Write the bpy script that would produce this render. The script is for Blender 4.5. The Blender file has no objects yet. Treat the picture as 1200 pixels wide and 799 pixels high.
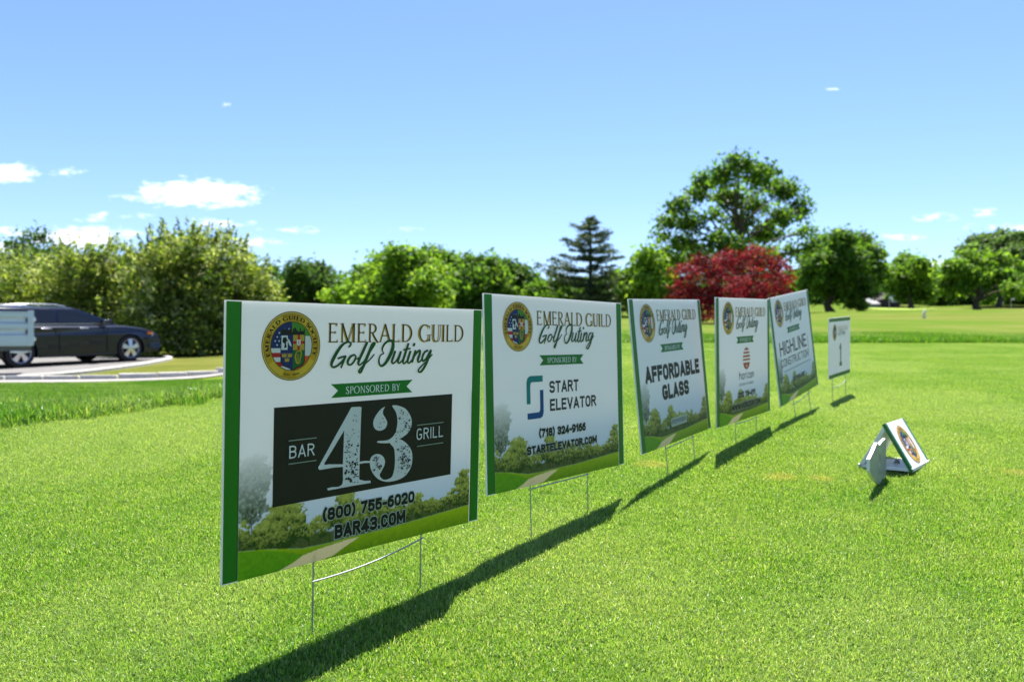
import bpy, bmesh, math, random
import numpy as np
from mathutils import Vector, Matrix, Euler
from mathutils.geometry import tessellate_polygon

random.seed(7)
RNG = np.random.default_rng(7)
SC = bpy.context.scene
COL = SC.collection

# ------------------------------------------------------------------ camera
F = 948.7                      # focal length in pixels of the 1200 px wide photograph
CAMZ = 0.66
cam_data = bpy.data.cameras.new("camera")
cam = bpy.data.objects.new("camera", cam_data)
COL.objects.link(cam)
cam.location = (0, 0, CAMZ)
cam.rotation_euler = (math.radians(90), 0, 0)
cam_data.sensor_width = 36
cam_data.lens = 36 * F / 1200
cam_data.clip_start = 0.02
cam_data.clip_end = 3000
cam_data.dof.use_dof = True
cam_data.dof.focus_distance = 1.62
cam_data.dof.aperture_fstop = 5.0
SC.camera = cam

# ------------------------------------------------------------------ light
SUN_EL, SUN_AZ = math.radians(67), math.radians(14)      # ahead of the camera, a little to the right
SUN_DIR = Vector((math.sin(SUN_AZ) * math.cos(SUN_EL), math.cos(SUN_AZ) * math.cos(SUN_EL), math.sin(SUN_EL)))
sun_data = bpy.data.lights.new("sun", 'SUN')
sun = bpy.data.objects.new("sun", sun_data)
COL.objects.link(sun)
sun_data.energy = 5.0
sun_data.angle = math.radians(0.53)
sun_data.color = (1.0, 0.95, 0.87)
sun.rotation_euler = SUN_DIR.to_track_quat('Z', 'Y').to_euler()
sun.location = (0, 0, 40)

SC.view_settings.view_transform = 'Standard'
SC.view_settings.look = 'None'
SC.view_settings.exposure = 1.60
SC.view_settings.gamma = 1
SC.view_settings.use_curve_mapping = False
SC.cycles.max_bounces = 8
SC.cycles.transmission_bounces = 6
SC.cycles.transparent_max_bounces = 8
SC.cycles.sample_clamp_indirect = 6

SKY_STRENGTH = 0.064
CLOUD = (11.0, 11.0, 11.2)
CLOUDS = [  # tangent-plane position and half sizes, in thousandths: u = x/y, v = z/y
    (-385, 182, 74, 15), (-432, 178, 30, 8), (-470, 176, 26, 4), (-618, 207, 34, 10), (-550, 208, 20, 4.5),
    (-530, 127, 62, 12), (-498, 153, 44, 5), (-618, 134, 22, 5), (-640, 112, 40, 10), (-362, 145, 36, 5),
    (-272, 137, 38, 3.2), (-335, 120, 46, 6), (398, 311, 7, 1.0), (480, 129, 27, 4.5), (526, 152, 24, 4.5), (582, 160, 14, 4),
    (615, 139, 42, 5), (-353, 293, 11, 3.5), (540, 96, 40, 5), (-130, 138, 16, 2), (-580, 96, 60, 9)]

world = bpy.data.worlds.new("World")
SC.world = world
world.use_nodes = True
wt = world.node_tree
wt.nodes.clear()
def wn(t, **k):
    n = wt.nodes.new(t)
    for a, v in k.items(): setattr(n, a, v)
    return n
def wmath(op, a, b=None, c=None):
    n = wn('ShaderNodeMath', operation=op)
    for i, v in enumerate((a, b, c)):
        if v is None: continue
        if isinstance(v, (int, float)): n.inputs[i].default_value = v
        else: wt.links.new(v, n.inputs[i])
    return n.outputs[0]
w_out = wn('ShaderNodeOutputWorld'); w_bg = wn('ShaderNodeBackground')
w_bg.inputs['Strength'].default_value = SKY_STRENGTH
sky = wn('ShaderNodeTexSky', sky_type='NISHITA')
sky.sun_disc = False
sky.sun_elevation = SUN_EL
sky.sun_rotation = SUN_AZ
sky.altitude = 0; sky.air_density = 1.0; sky.dust_density = 0.35; sky.ozone_density = 4.0
tc = wn('ShaderNodeTexCoord')
sep = wn('ShaderNodeSeparateXYZ'); wt.links.new(tc.outputs['Generated'], sep.inputs[0])
yy = wmath('MAXIMUM', sep.outputs[1], 0.05)
u_ = wmath('DIVIDE', sep.outputs[0], yy); v_ = wmath('DIVIDE', sep.outputs[2], yy)
cmb = wn('ShaderNodeCombineXYZ'); wt.links.new(u_, cmb.inputs[0]); wt.links.new(wmath('MULTIPLY', v_, 2.4), cmb.inputs[1])
def wnoise(scale, detail):
    n = wn('ShaderNodeTexNoise'); n.inputs['Scale'].default_value = scale; n.inputs['Detail'].default_value = detail
    n.inputs['Roughness'].default_value = 0.6
    wt.links.new(cmb.outputs[0], n.inputs['Vector']); return n.outputs[0]
nz = wmath('SUBTRACT', wmath('ADD', wmath('MULTIPLY', wnoise(26, 8), 1.7), wmath('MULTIPLY', wnoise(80, 5), 1.0)), 1.36)
tot = None
for (cu, cv, ra, rb) in CLOUDS:
    a = wmath('DIVIDE', wmath('SUBTRACT', u_, cu / 1000), ra * 1.18 / 1000)
    b = wmath('DIVIDE', wmath('SUBTRACT', v_, cv / 1000), rb * 1.4 / 1000)
    r2 = wmath('ADD', wmath('MULTIPLY', a, a), wmath('MULTIPLY', b, b))
    m = wmath('SUBTRACT', 1.0, r2)
    amp = min(1.0, 0.16 + rb / 15)
    m = wmath('MULTIPLY', m, amp)
    tot = m if tot is None else wmath('MAXIMUM', tot, m)
front = wmath('GREATER_THAN', sep.outputs[1], 0.06)
dens = wmath('ADD', tot, wmath('MULTIPLY', nz, 1.7))
mr = wn('ShaderNodeMapRange', interpolation_type='SMOOTHSTEP')
wt.links.new(dens, mr.inputs[0]); mr.inputs[1].default_value = 0.0; mr.inputs[2].default_value = 1.25
mask = wmath('MULTIPLY', wmath('MULTIPLY', mr.outputs[0], front), 0.95)
mixw = wn('ShaderNodeMix', data_type='RGBA')
wt.links.new(mask, mixw.inputs['Factor'])
tint = wn('ShaderNodeMix', data_type='RGBA', blend_type='MULTIPLY'); tint.inputs['Factor'].default_value = 1
wt.links.new(sky.outputs[0], tint.inputs[6]); tint.inputs[7].default_value = (.83, .905, 1.12, 1)
wt.links.new(tint.outputs[2], mixw.inputs[6]); mixw.inputs[7].default_value = (*CLOUD, 1)
wt.links.new(mixw.outputs[2], w_bg.inputs['Color'])
wt.links.new(w_bg.outputs[0], w_out.inputs[0])

# ------------------------------------------------------------------ helpers
def px(x, y, Y):
    """world point at depth Y seen at photograph pixel x, y"""
    return Vector(((x - 600) / F * Y, Y, CAMZ - (y - 399.5) / F * Y))

def tag(o, label=None, cat=None, group=None, kind=None):
    if label: o['label'] = label
    if cat: o['category'] = cat
    if group: o['group'] = group
    if kind: o['kind'] = kind
    return o

def thing(name, label, cat, loc=(0, 0, 0), rotz=0, group=None):
    o = bpy.data.objects.new(name, None); COL.objects.link(o)
    o.empty_display_size = 0.1
    o.location = loc; o.rotation_euler = (0, 0, rotz)
    return tag(o, label, cat, group)

def link(name, me, parent=None):
    o = bpy.data.objects.new(name, me); COL.objects.link(o)
    if parent is not None: o.parent = parent
    return o

class MB:
    """collects polygons, keeps a material index per face and an optional tint per vertex"""
    def __init__(s): s.v = []; s.f = []; s.m = []
    def add(s, verts, faces, mat=0):
        o = len(s.v); s.v += [tuple(p) for p in verts]
        for f in faces: s.f.append([i + o for i in f]); s.m.append(mat)
        return s
    def box(s, lo, hi, mat=0, M=None):
        x0, y0, z0 = lo; x1, y1, z1 = hi
        v = [Vector(p) for p in ((x0,y0,z0),(x1,y0,z0),(x1,y1,z0),(x0,y1,z0),(x0,y0,z1),(x1,y0,z1),(x1,y1,z1),(x0,y1,z1))]
        if M is not None: v = [M @ p for p in v]
        return s.add(v, [(0,3,2,1),(4,5,6,7),(0,1,5,4),(1,2,6,5),(2,3,7,6),(3,0,4,7)], mat)
    def tube(s, pts, radii, seg=8, mat=0, cap=True):
        pts = [Vector(p) for p in pts]
        if isinstance(radii, (int, float)): radii = [radii] * len(pts)
        rings = []; up = Vector((0.13, 0.31, 0.94)).normalized()
        for i, p in enumerate(pts):
            d = (pts[min(i+1, len(pts)-1)] - pts[max(i-1, 0)]).normalized()
            a = d.cross(up)
            if a.length < 1e-3: a = d.cross(Vector((1, 0, 0)))
            a.normalize(); b = d.cross(a)
            rings.append([p + (a*math.cos(t) + b*math.sin(t))*radii[i] for t in [2*math.pi*k/seg for k in range(seg)]])
        v = [q for r in rings for q in r]; f = []
        for i in range(len(pts)-1):
            for k in range(seg):
                f.append((i*seg+k, i*seg+(k+1) % seg, (i+1)*seg+(k+1) % seg, (i+1)*seg+k))
        if cap:
            f.append(tuple(range(seg))[::-1]); f.append(tuple((len(pts)-1)*seg+k for k in range(seg)))
        return s.add(v, f, mat)
    def prism(s, outline, vec, mat=0):
        """closed outline (3D points, any planar shape) pushed along vec"""
        n = len(outline); a = [Vector(p) for p in outline]; b = [p + Vector(vec) for p in a]
        tris = tessellate_polygon([a])
        f = [tuple(t) for t in tris] + [tuple(n + i for i in t[::-1]) for t in tris]
        f += [(i, i+n, (i+1) % n + n, (i+1) % n) for i in range(n)]
        return s.add(a + b, f, mat)
    def build(s, name, mats, parent=None, smooth=None, recalc=True, bevel=0):
        me = bpy.data.meshes.new(name); me.from_pydata(s.v, [], s.f)
        for m in (mats if isinstance(mats, (list, tuple)) else [mats]): me.materials.append(m)
        me.polygons.foreach_set('material_index', s.m)
        if recalc or bevel:
            bm = bmesh.new(); bm.from_mesh(me)
            if recalc: bmesh.ops.recalc_face_normals(bm, faces=bm.faces)
            if bevel:
                es = [e for e in bm.edges if e.is_manifold and e.calc_face_angle(0) > 0.6]
                bmesh.ops.bevel(bm, geom=es, offset=bevel, segments=2, profile=0.5, affect='EDGES')
            bm.to_mesh(me); bm.free()
        if smooth is not None:
            me.polygons.foreach_set('use_smooth', [True]*len(me.polygons))
            me.set_sharp_from_angle(angle=math.radians(smooth))
        me.update()
        return link(name, me, parent)

def quads_mesh(name, V, mats, tint=None, nper=4, midx=None):
    """V: (n, nper, 3) array, one face each; tint (n,3)"""
    n = len(V); me = bpy.data.meshes.new(name)
    me.vertices.add(n*nper); me.vertices.foreach_set('co', V.reshape(-1).astype(np.float32))
    me.loops.add(n*nper); me.loops.foreach_set('vertex_index', np.arange(n*nper, dtype=np.int32))
    me.polygons.add(n)
    me.polygons.foreach_set('loop_start', np.arange(0, n*nper, nper, dtype=np.int32))
    me.polygons.foreach_set('loop_total', np.full(n, nper, dtype=np.int32))
    for m in (mats if isinstance(mats, (list, tuple)) else [mats]): me.materials.append(m)
    me.update(calc_edges=True)
    if tint is not None:
        at = me.attributes.new('tint', 'FLOAT_COLOR', 'POINT')
        c = np.ones((n, nper, 4), np.float32); c[:, :, :3] = tint[:, None, :]
        at.data.foreach_set('color', c.reshape(-1))
    me.validate()
    return me

class NT:
    def __init__(s, name):
        s.mat = bpy.data.materials.new(name); s.mat.use_nodes = True
        s.t = s.mat.node_tree; s.t.nodes.clear()
        s.out = s.t.nodes.new('ShaderNodeOutputMaterial')
    def n(s, t, **k):
        n = s.t.nodes.new(t)
        for a, v in k.items(): setattr(n, a, v)
        return n
    def l(s, a, b): s.t.links.new(a, b)
    def set(s, sock, v):
        if isinstance(v, bpy.types.NodeSocket): s.l(v, sock)
        elif isinstance(v, (tuple, list)): sock.default_value = (*v, 1) if len(v) == 3 and sock.type == 'RGBA' else v
        else: sock.default_value = v
    def math(s, op, a, b=0.0, c=0.0):
        n = s.n('ShaderNodeMath', operation=op)
        for i, v in enumerate((a, b, c)): s.set(n.inputs[i], v)
        return n.outputs[0]
    def mix(s, f, a, b, mode='MIX'):
        n = s.n('ShaderNodeMix', data_type='RGBA', blend_type=mode)
        s.set(n.inputs[0], f); s.set(n.inputs[6], a); s.set(n.inputs[7], b)
        return n.outputs[2]
    def noise(s, scale, detail=3, rough=0.55, vec=None):
        n = s.n('ShaderNodeTexNoise'); n.inputs['Scale'].default_value = scale
        n.inputs['Detail'].default_value = detail; n.inputs['Roughness'].default_value = rough
        if vec is None: vec = s.pos()
        s.l(vec, n.inputs['Vector']); return n.outputs[0]
    def pos(s):
        if not hasattr(s, '_p'): s._p = s.n('ShaderNodeNewGeometry').outputs['Position']
        return s._p
    def obj(s):
        return s.n('ShaderNodeTexCoord').outputs['Object']
    def ramp(s, v, a, b, c=0.0, d=1.0):
        n = s.n('ShaderNodeMapRange', interpolation_type='SMOOTHSTEP'); s.set(n.inputs[0], v)
        for i, q in zip((1, 2, 3, 4), (a, b, c, d)): n.inputs[i].default_value = q
        return n.outputs[0]
    def attr(s, name):
        return s.n('ShaderNodeAttribute', attribute_name=name)
    def pbr(s, color, rough=0.5, spec=0.5, metal=0.0, coat=0.0, bump=None, bstr=0.3, bdist=0.01):
        p = s.n('ShaderNodeBsdfPrincipled')
        s.set(p.inputs['Base Color'], color); s.set(p.inputs['Roughness'], rough)
        p.inputs['Specular IOR Level'].default_value = spec; p.inputs['Metallic'].default_value = metal
        p.inputs['Coat Weight'].default_value = coat
        if bump is not None:
            b = s.n('ShaderNodeBump'); b.inputs['Strength'].default_value = bstr; b.inputs['Distance'].default_value = bdist
            s.l(bump, b.inputs['Height']); s.l(b.outputs[0], p.inputs['Normal'])
        return p.outputs[0]
    def leafy(s, color, trans, tcol, rough=0.45, spec=0.35):
        p = s.pbr(color, rough, spec)
        tr = s.n('ShaderNodeBsdfTranslucent'); s.set(tr.inputs[0], tcol)
        mx = s.n('ShaderNodeMixShader'); s.set(mx.inputs[0], trans); s.l(p, mx.inputs[1]); s.l(tr.outputs[0], mx.inputs[2])
        return mx.outputs[0]
    def done(s, sh): s.l(sh, s.out.inputs[0]); return s.mat

def simple(name, color, rough=0.5, spec=0.5, metal=0.0, coat=0.0, var=0.12, scale=6.0, bump=0.0):
    t = NT(name)
    n = t.noise(scale, 4, 0.6, t.obj())
    c = t.mix(n, tuple(min(1, q*(1-var)) for q in color), tuple(min(1, q*(1+var)) for q in color))
    return t.done(t.pbr(c, rough, spec, metal, coat, n if bump else None, bump))

def leaf_mat(name, trans=0.45, rough=0.42, tboost=1.5):
    t = NT(name)
    a = t.attr('tint').outputs['Color']
    tc = t.mix(1.0, a, (tboost*1.05, tboost*1.1, tboost*0.55, 1), 'MULTIPLY')
    return t.done(t.leafy(a, trans, tc, rough, 0.12))

# ------------------------------------------------------------------ terrain
TEE = np.array([(-60, -1.2), (-3, -0.24), (0, 0.0), (1.5, .142), (2.05, .195), (2.62, .247), (3.1, .29), (3.65, .33), (4.17, .36), (6, .46),
                (8, .55), (11, .628), (12, .66), (13.5, .735), (15, .80), (20, 1.0), (30, 1.42), (60, 2.7), (80, 3.5), (100, 4.5), (130, 6.3), (160, 7.8), (200, 9), (300, 11), (2000, 14)])
LOW = np.array([(-60, -1.3), (-3, -0.3), (0, -0.06), (3, .27), (5, .25), (8, .13), (11, .02), (12.5, -.035), (14, -.04), (15, -.03), (17, .045),
                (20, .14), (25, .25), (40, .8), (80, 2.8), (130, 6.0), (160, 7.6), (200, 9), (300, 11), (2000, 14)])
EDGE = np.array([(-5, -6.5), (0, -4.4), (2.4, -2.75), (3.3, -2.1), (4.17, -1.49), (5.5, -.9), (8, -.4), (11, 0.0), (14, 0.3), (30, 1.0), (2000, 1.0)])
def smooth_interp(x, tab, d):
    r = 0
    for k in (-1, -.5, 0, .5, 1): r = r + np.interp(x + k*d, tab[:, 0], tab[:, 1])
    return r/5
def edge_x(Y): return smooth_interp(np.asarray(Y, float), EDGE, .4)
def hgt(X, Y):
    X = np.asarray(X, float); Y = np.asarray(Y, float)
    d = np.clip(Y*0.06, .15, 4)
    a = smooth_interp(Y, TEE, d); b = smooth_interp(Y, LOW, d)
    wd = np.interp(Y, [0, 4, 11, 20, 80], [.8, 1.0, 4.0, 9, 30])
    t = np.clip((edge_x(Y) - X - .05)/wd, 0, 1); t = t*t*(3-2*t)
    und = 0.10*np.sin(X*.11+1.0)*np.sin(Y*.09)*np.clip((Y-14)/30, 0, 1)*3
    return a*(1-t) + b*t + und
def h1(X, Y): return float(hgt(X, Y))

def axis(lo, hi, core, step, grow):
    c = list(np.arange(core[0], core[1]+1e-6, step)); d = step; x = c[-1]
    while x < hi: d *= grow; x += d; c.append(x)
    d = step; x = c[0]
    while x > lo: d *= grow; x -= d; c.insert(0, x)
    return np.array(c)
gx = axis(-1500, 1500, (-13, 11), .16, 1.09); gy = axis(-25, 1800, (0.0, 24), .16, 1.06)
GX, GY = np.meshgrid(gx, gy); GZ = hgt(GX, GY)
nx, ny = len(gx), len(gy)
V = np.stack([GX, GY, GZ], -1).reshape(-1, 3)
ii = np.arange(nx*ny).reshape(ny, nx)
Q = np.stack([ii[:-1, :-1], ii[:-1, 1:], ii[1:, 1:], ii[1:, :-1]], -1).reshape(-1, 4)
me = bpy.data.meshes.new('ground'); me.from_pydata(V.tolist(), [], Q.tolist())
me.polygons.foreach_set('use_smooth', [True]*len(me.polygons))
ex = edge_x(GY)
lawn = ((GX > ex) & (GY < 11)).astype(float)
fair = np.clip((GY-13.5)/1.0, 0, 1)*np.clip((GX-ex+6)/3, 0, 1)
at = me.attributes.new('zone', 'FLOAT_COLOR', 'POINT')
zc = np.ones((ny, nx, 4), np.float32); zc[..., 0] = lawn; zc[..., 1] = fair; zc[..., 2] = (GX < -2.5)*(GX > -16)*np.clip((GY - np.interp(GX, [-20, -12, -8.9, -6.9, -5.75, -4.6, -3.9], [13.6, 13.75, 14.05, 14.45, 15.5, 17.6, 20.5]))/.3, 0, 1)*np.clip((30-GY)/4, 0, 1)
at.data.foreach_set('color', zc.reshape(-1))

# burnt straw spots on the tee, in world coordinates
SPOTS = [(913, 551, 2.5, .05), (962, 553, 2.48, .035), (768, 541, 2.66, .06), (1192, 545, 2.56, .05)]
def grass_color(t, base, dark, straw, pale):
    """colour of living turf: broad mottling, paler streaks, burnt spots where the turf is worn"""
    P = t.pos()
    n1 = t.noise(2.3, 4, .6); n2 = t.noise(9, 3, .6); n3 = t.noise(.35, 3, .5)
    c = t.mix(t.ramp(n1, .35, .7), base, dark)
    c = t.mix(t.math('MULTIPLY', t.ramp(n2, .5, .75), .45), c, pale)
    c = t.mix(t.math('MULTIPLY', t.ramp(n3, .45, .65), .35), c, straw)
    tot = None
    for (sx, sy, sY, r) in SPOTS:
        q = px(sx, sy, sY)
        d = t.n('ShaderNodeVectorMath', operation='DISTANCE'); t.l(P, d.inputs[0]); d.inputs[1].default_value = (q.x, q.y, h1(q.x, q.y))
        m = t.ramp(t.math('ADD', d.outputs['Value'], t.math('MULTIPLY', t.math('SUBTRACT', n2, .5), r*1.5)), r*.4, r*1.3, .8, 0.0)
        tot = m if tot is None else t.math('MAXIMUM', tot, m)
    return t.mix(t.math('MULTIPLY', tot, .4), c, (.36, .33, .13))

t = NT('turf_ground')
z = t.n('ShaderNodeSeparateColor'); t.l(t.attr('zone').outputs['Color'], z.inputs[0])
tee = grass_color(t, (.09, .15, .018), (.065, .12, .015), (.13, .15, .03), (.13, .18, .045))
n_f = t.noise(.6, 5, .65); n_s = t.noise(.045, 4, .6); n_fine = t.noise(14, 3, .7)
st = t.n('ShaderNodeMapping'); t.l(t.pos(), st.inputs[0]); st.inputs['Scale'].default_value = (.05, .55, .2)
n_str = t.noise(1.3, 5, .65, st.outputs[0])
fairc = t.mix(t.ramp(n_str, .36, .62), (.078, .115, .018), (.135, .145, .040))
fairc = t.mix(t.ramp(n_s, .45, .58), fairc, (.070, .125, .016))
fairc = t.mix(t.math('MULTIPLY', t.ramp(n_f, .45, .7), .6), fairc, (.135, .145, .042))
rough = t.mix(t.ramp(n_f, .3, .7), (.085, .14, .016), (.13, .17, .028))
c = t.mix(z.outputs[1], rough, fairc)
c = t.mix(z.outputs[2], c, t.mix(t.ramp(n_f, .35, .65), (.085, .10, .020), (.13, .135, .034)))
c = t.mix(z.outputs[0], c, tee)
c = t.mix(t.math('MULTIPLY', t.ramp(n_fine, .5, .8), .35), c, t.mix(1.0, c, (.5, .55, .5, 1), 'MULTIPLY'))
M_GROUND = t.done(t.pbr(c, .95, .0, bump=n_fine, bstr=.6, bdist=.03))
me.materials.append(M_GROUND)
tag(link('ground', me), kind='structure')

# ------------------------------------------------------------------ drive, road and kerb
CURB = np.array([(-20, 13.6), (-12, 13.75), (-8.9, 14.05), (-6.9, 14.45), (-5.75, 15.5), (-4.6, 17.6), (-3.9, 20.5)])
def resample(P, step):
    P = np.asarray(P, float); s = np.r_[0, np.cumsum(np.linalg.norm(np.diff(P, axis=0), axis=1))]
    n = max(2, int(s[-1]/step)+1); q = np.linspace(0, s[-1], n)
    # Catmull-Rom
    out = []
    for v in q:
        i = min(np.searchsorted(s, v, 'right')-1, len(P)-2); u = (v-s[i])/(s[i+1]-s[i])
        p0 = P[max(i-1, 0)]; p1 = P[i]; p2 = P[i+1]; p3 = P[min(i+2, len(P)-1)]
        out.append(.5*((2*p1)+(-p0+p2)*u+(2*p0-5*p1+4*p2-p3)*u*u+(-p0+3*p1-3*p2+p3)*u**3))
    return np.array(out)
def sheet(name, A, B, m, lift, n=8):
    """sheet between two plan curves of equal length, laid over the terrain"""
    mb = MB(); k = len(A)
    for i in range(k):
        for j in range(n+1):
            p = A[i]*(1-j/n)+B[i]*(j/n); mb.v.append((p[0], p[1], h1(p[0], p[1])+lift))
    for i in range(k-1):
        for j in range(n):
            a = i*(n+1)+j; mb.f.append([a, a+1, a+n+2, a+n+1]); mb.m.append(0)
    return tag(mb.build(name, m, smooth=60), kind='structure')
def concrete(name, a, b, sc=3):
    t = NT(name); n = t.noise(sc, 5, .65); n2 = t.noise(60, 2, .6)
    c = t.mix(t.ramp(n, .3, .7), a, b); c = t.mix(t.math('MULTIPLY', n2, .3), c, tuple(q*.6 for q in a))
    return t.done(t.pbr(c, .9, .2, bump=n2, bstr=.3, bdist=.01))
M_ROAD = concrete('pale_concrete', (.25, .235, .22), (.32, .30, .28))
M_DRIVE = concrete('worn_asphalt', (.135, .13, .128), (.185, .18, .175))
M_STONE = concrete('granite', (.40, .38, .35), (.52, .50, .46), 9)
cr = resample(CURB, .25)
tn = np.gradient(cr, axis=0); tn /= np.linalg.norm(tn, axis=1)[:, None]; nr = np.c_[tn[:, 1], -tn[:, 0]]     # towards the viewer
sheet('road', cr + nr*.02, cr + nr*np.interp(np.arange(len(cr)), [0, len(cr)*.62, len(cr)*.8, len(cr)], [1.0, .85, .12, .02])[:, None], M_ROAD, .02)
DRV_F = resample([(-22, 14.0), (-12, 14.05), (-9.7, 14.35), (-8.8, 15.1), (-8.5, 16.1), (-8.4, 17.8), (-8.55, 19.4), (-8.95, 21.2), (-9.6, 22.4)], .3)
DRV_B = resample([(-22, 23), (-18, 23), (-15, 23.2), (-13, 23.4), (-11.6, 23.2), (-10.6, 22.9), (-9.9, 22.5)], .3)
k = 60
def renum(P, k):
    s = np.r_[0, np.cumsum(np.linalg.norm(np.diff(P, axis=0), axis=1))]; q = np.linspace(0, s[-1], k)
    return np.c_[np.interp(q, s, P[:, 0]), np.interp(q, s, P[:, 1])]
DRV_F, DRV_B = renum(DRV_F, k), renum(DRV_B, k)
sheet('driveway', DRV_F, DRV_B, M_DRIVE, .016, 20)
# pale concrete edging round the end of the drive
ed = DRV_F[int(k*.60):]
mb = MB(); sec = [(-.06, -.05), (-.06, .04), (-.045, .055), (.045, .055), (.06, .04), (.06, -.05)]
tn_ = np.gradient(ed, axis=0); tn_ /= np.linalg.norm(tn_, axis=1)[:, None]
for i, p in enumerate(ed):
    nn = np.array([tn_[i][1], -tn_[i][0]])
    for (o, zz) in sec: mb.v.append((p[0]+nn[0]*o, p[1]+nn[1]*o, h1(*p)+zz+.016))
for i in range(len(ed)-1):
    for j in range(5): mb.f.append([i*6+j, i*6+j+1, (i+1)*6+j+1, (i+1)*6+j]); mb.m.append(0)
tag(mb.build('drive_edging', M_STONE, smooth=40), kind='structure')
# granite kerb blocks, each its own stone
s_ = np.r_[0, np.cumsum(np.linalg.norm(np.diff(cr, axis=0), axis=1))]
pos_s = 0.0; i_st = 0
while pos_s < s_[-1]-.7:
    L = random.uniform(.50, .66)
    c0 = np.array([np.interp(pos_s+.015, s_, cr[:, a]) for a in (0, 1)]); c1 = np.array([np.interp(pos_s+L-.012, s_, cr[:, a]) for a in (0, 1)])
    mid = (c0+c1)/2; d = c1-c0; ang = math.atan2(d[1], d[0])
    pos_s += L
    if mid[0] < -11.5: continue
    hw, hz = .075 + random.uniform(-.006, .006), .10 + random.uniform(-.012, .012)
    mb = MB(); ll = np.linalg.norm(d)/2
    mb.box((-ll, -hw, -.1), (ll, hw, hz))
    for v in range(len(mb.v)): mb.v[v] = tuple(q + random.uniform(-.008, .008) for q in mb.v[v])
    o = mb.build('kerb_stone', M_STONE, bevel=.016, smooth=50)
    o.location = (mid[0], mid[1]+.08, h1(*mid)); o.rotation_euler = (0, 0, ang)
    tag(o, 'rough pale granite block in the low kerb row beside the road', 'kerb stone', 'granite kerb stones along the road')

# ------------------------------------------------------------------ grass (uncountable: one object each)
def blade_tile(name, size, n, lmin, lmax, w, lean, mat, tints, seed, curve=.5):
    r = np.random.default_rng(seed)
    x = r.uniform(-size/2, size/2, n); y = r.uniform(-size/2, size/2, n)
    L = r.uniform(lmin, lmax, n); az = r.uniform(0, 2*np.pi, n); th = np.abs(r.normal(0, lean, n)).clip(0, 1.35)
    fw = r.uniform(0, 2*np.pi, n); ww = w*r.uniform(.7, 1.25, n)
    B = np.stack([x, y, np.full(n, -.002)], -1)
    d1 = np.stack([np.sin(th*.6)*np.cos(az), np.sin(th*.6)*np.sin(az), np.cos(th*.6)], -1)
    th2 = (th*(1+curve)+.15).clip(0, 1.65)
    d2 = np.stack([np.sin(th2)*np.cos(az), np.sin(th2)*np.sin(az), np.cos(th2)], -1)
    sd = np.stack([np.cos(fw), np.sin(fw), np.zeros(n)], -1)*ww[:, None]/2
    m = B + d1*L[:, None]*.55; tip = m + d2*L[:, None]*.45
    q1 = np.stack([B-sd, B+sd, m+sd*.85, m-sd*.85], 1)
    q2 = np.stack([m-sd*.85, m+sd*.85, tip+sd*.12, tip-sd*.12], 1)
    T = tints[r.choice(len(tints), n, p=TW)]*r.uniform(.8, 1.2, (n, 1))
    me = quads_mesh(name, np.concatenate([q1, q2]), mat, np.concatenate([T, T]))
    return bpy.data.objects.new(name, me)

def grass_mat(name, trans, straw=(.46, .40, .16)):
    t = NT(name)
    P = t.pos()
    n1 = t.noise(2.1, 4, .6); n3 = t.noise(.8, 3, .6); n2 = t.noise(9, 3, .6)
    a = t.attr('tint').outputs['Color']
    oi = t.n('ShaderNodeObjectInfo').outputs['Random']
    c = t.mix(t.math('MULTIPLY', t.ramp(n1, .36, .66), .55), a, t.mix(1.0, a, (.62, .82, .7, 1), 'MULTIPLY'))
    c = t.mix(t.math('MULTIPLY', t.ramp(n3, .45, .62), .55), c, t.mix(.5, a, (.40, .47, .22, 1)))
    c = t.mix(t.math('MULTIPLY', oi, .25), c, t.mix(1.0, c, (.7, .85, .7, 1), 'MULTIPLY'))
    tot = None
    for (sx, sy, sY, r) in SPOTS:
        q = px(sx, sy, sY)
        d = t.n('ShaderNodeVectorMath', operation='DISTANCE'); t.l(P, d.inputs[0]); d.inputs[1].default_value = (q.x, q.y, h1(q.x, q.y)+.01)
        m = t.ramp(t.math('ADD', d.outputs['Value'], t.math('MULTIPLY', t.math('SUBTRACT', n2, .5), r*1.6)), r*.3, r*1.3, .42, 0.0)
        tot = m if tot is None else t.math('MAXIMUM', tot, m)
    c = t.mix(tot, c, straw)
    tc = t.mix(1.0, c, (1.5, 1.45, .7, 1), 'MULTIPLY')
    return t.done(t.leafy(c, trans, tc, .38, .35))

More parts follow.
